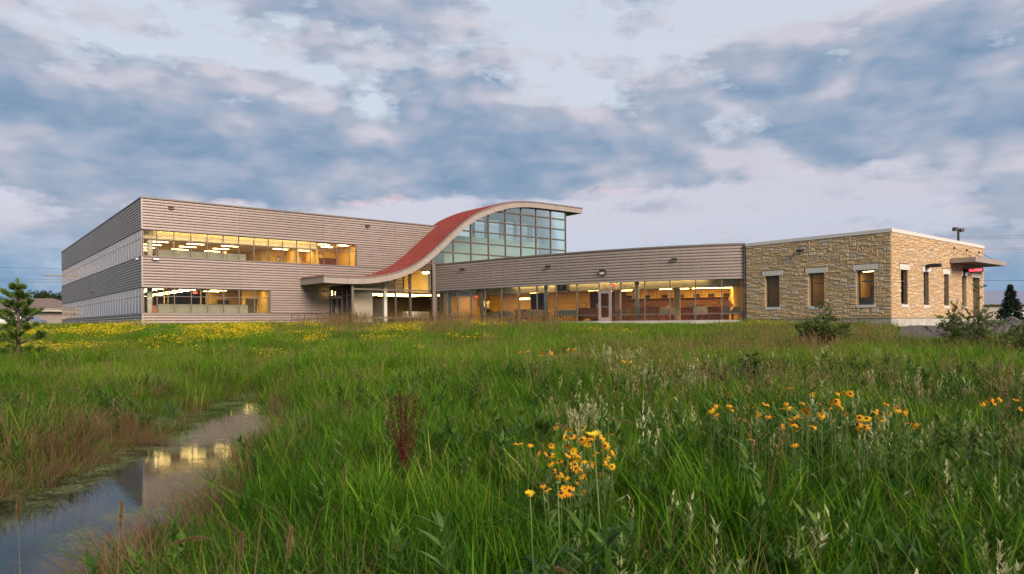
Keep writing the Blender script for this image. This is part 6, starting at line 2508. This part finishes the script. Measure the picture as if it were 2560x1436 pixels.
oxeye(1484, 1090, 3.55, 'tallest bright yellow daisy on a long pale stem above the central patch', 0.042, 14, 0.05)
oxeye(1325, 1237, 3.45, 'smaller yellow daisy on a long pale stem at the lower left of the patch', 0.030, 12, 0.02)
oxeye(1394, 1206, 3.5, 'pale yellow-green bud on a long stem between the two yellow daisies', 0.02, 14, 0.015, True)

# dark red dock
hd = at(1010, 1145, 6.2)
g = gz(hd.x, hd.y)
dk = thing('dock_plant', 'dark maroon dock plant gone to seed in the green grass', 'plant', (hd.x, hd.y, g))
sm, sd = MB(), MB()
H_ = at(1010, 975, 6.2).z - g
for k in range(11):
    a = random.uniform(0, 6.28)
    e = Vector((-0.17 + 0.34 * k / 10 + random.gauss(0, .02), math.sin(a) * 0.10, H_ * (random.uniform(0.75, 0.92) + 0.12 * math.sin(k / 10 * 3.14))))
    s = Vector((0, 0, H_ * random.uniform(0.0, 0.35)))
    sm.tube([tuple(s), tuple(s.lerp(e, 0.5) - Vector((e.x * 0.18, e.y * 0.18, 0))), tuple(e)], [0.005, 0.004, 0.002], 5)
    for _ in range(230):
        q_ = random.uniform(0.22, 1.0) ** 0.85
        p_ = s.lerp(e, q_) + Vector((-e.x * 0.7 * q_ * (1 - q_), -e.y * 0.7 * q_ * (1 - q_), 0)) + Vector((random.gauss(0, .007), random.gauss(0, .007), random.gauss(0, .01)))
        leaf_quad(sd, p_ + Vector((random.gauss(0, .008), random.gauss(0, .008), 0)) * (1.2 + math.sin(q_ * 40)), (random.gauss(0, 1), random.gauss(0, 1), random.gauss(0, 1)), 0.012, 0.016, random.random())
sm.build('stems', 'dock_seed', dk)
sd.build('seed_heads', 'dock_seed', dk)


def foxtail(px, py, Y, label, ln=0.10, rad=0.008, bend=(0.0, 0.0), group='foxtail heads'):
    hd = at(px, py, Y)
    g = gz(hd.x, hd.y)
    t = thing('foxtail_grass', label, 'grass stalk', (hd.x, hd.y, g), 0, group)
    h = hd.z - g
    b = Vector((bend[0] * 1.1 + random.uniform(-.02, .02), random.uniform(-.05, .05), 0))
    p0, p1, p2 = -b * 1.3, Vector((-b.x * 0.75, -b.y * 0.75, h * 0.98)), Vector((0, 0, h))
    cur = [p0 * (1 - q_) ** 2 + p1 * 2 * q_ * (1 - q_) + p2 * q_ * q_ for q_ in np.linspace(0, 1, 9)]
    MB().tube([tuple(p_) for p_ in cur], [0.0019 - 0.0009 * k / 8 for k in range(9)], 5).build('stem', 'foxtail', t)
    d = (p2 - p1).normalized()
    if b.length < 0.05:
        d = Vector((b.x * 3, 0, 1)).normalized()
    hm = MB()
    for _ in range(int(900 * ln / 0.1)):
        q_ = random.random()
        p_ = p2 + d * ln * q_ + Vector((0, 0, -0.55 * ln * q_ * q_ * min(1, b.length * 8)))
        r_ = Vector((random.gauss(0, 1), random.gauss(0, 1), random.gauss(0, 1))).normalized()
        leaf_quad(hm, p_, r_ + d * 0.9, 0.002, rad * random.uniform(.6, 1.6) * (1.15 - 0.8 * abs(q_ - 0.4)), random.random())
    hm.build('seed_head', 'foxtail', t)
    return t


for x, y, Y, lb_, ln, bd in ((860, 1215, 3.9, 'tan upright foxtail left of the dock plant', 0.13, (0.0, 0.0)), (1228, 1140, 4.4, 'pale foxtail leaning beside the central flower patch', 0.10, (0.03, 0)),
                             (1388, 1064, 4.6, 'rust foxtail lying level above the central patch', 0.085, (0.14, 0)), (1518, 1048, 5.2, 'rust foxtail drooping right of the tall daisy', 0.07, (0.10, 0)),
                             (1553, 1052, 5.0, 'rust foxtail hanging beside its neighbour above the patch', 0.075, (0.08, 0)), (1370, 1425, 2.9, 'brown drooping foxtail at the bottom below the daisies', 0.09, (0.10, 0)),
                             (520, 1345, 3.3, 'tall upright plume at the water edge', 0.16, (-0.02, 0)), (300, 1330, 3.2, 'slim tan plume standing over the water', 0.16, (0.02, 0)),
                             (45, 1300, 3.4, 'upright tan plume at the left edge over the water', 0.14, (0.03, 0)), (600, 1400, 2.9, 'upright brown plume at the bottom of the bank', 0.14, (0.02, 0)),
                             (720, 1395, 3.0, 'thin reddish plume at the bottom left of centre', 0.16, (0.05, 0)), (60, 1130, 9.0, 'pale feathery reed on the far bank at the left edge', 0.22, (0.05, 0))):
    foxtail(x, y, Y, lb_, ln, 0.012 if Y < 3.6 else 0.010, bd)
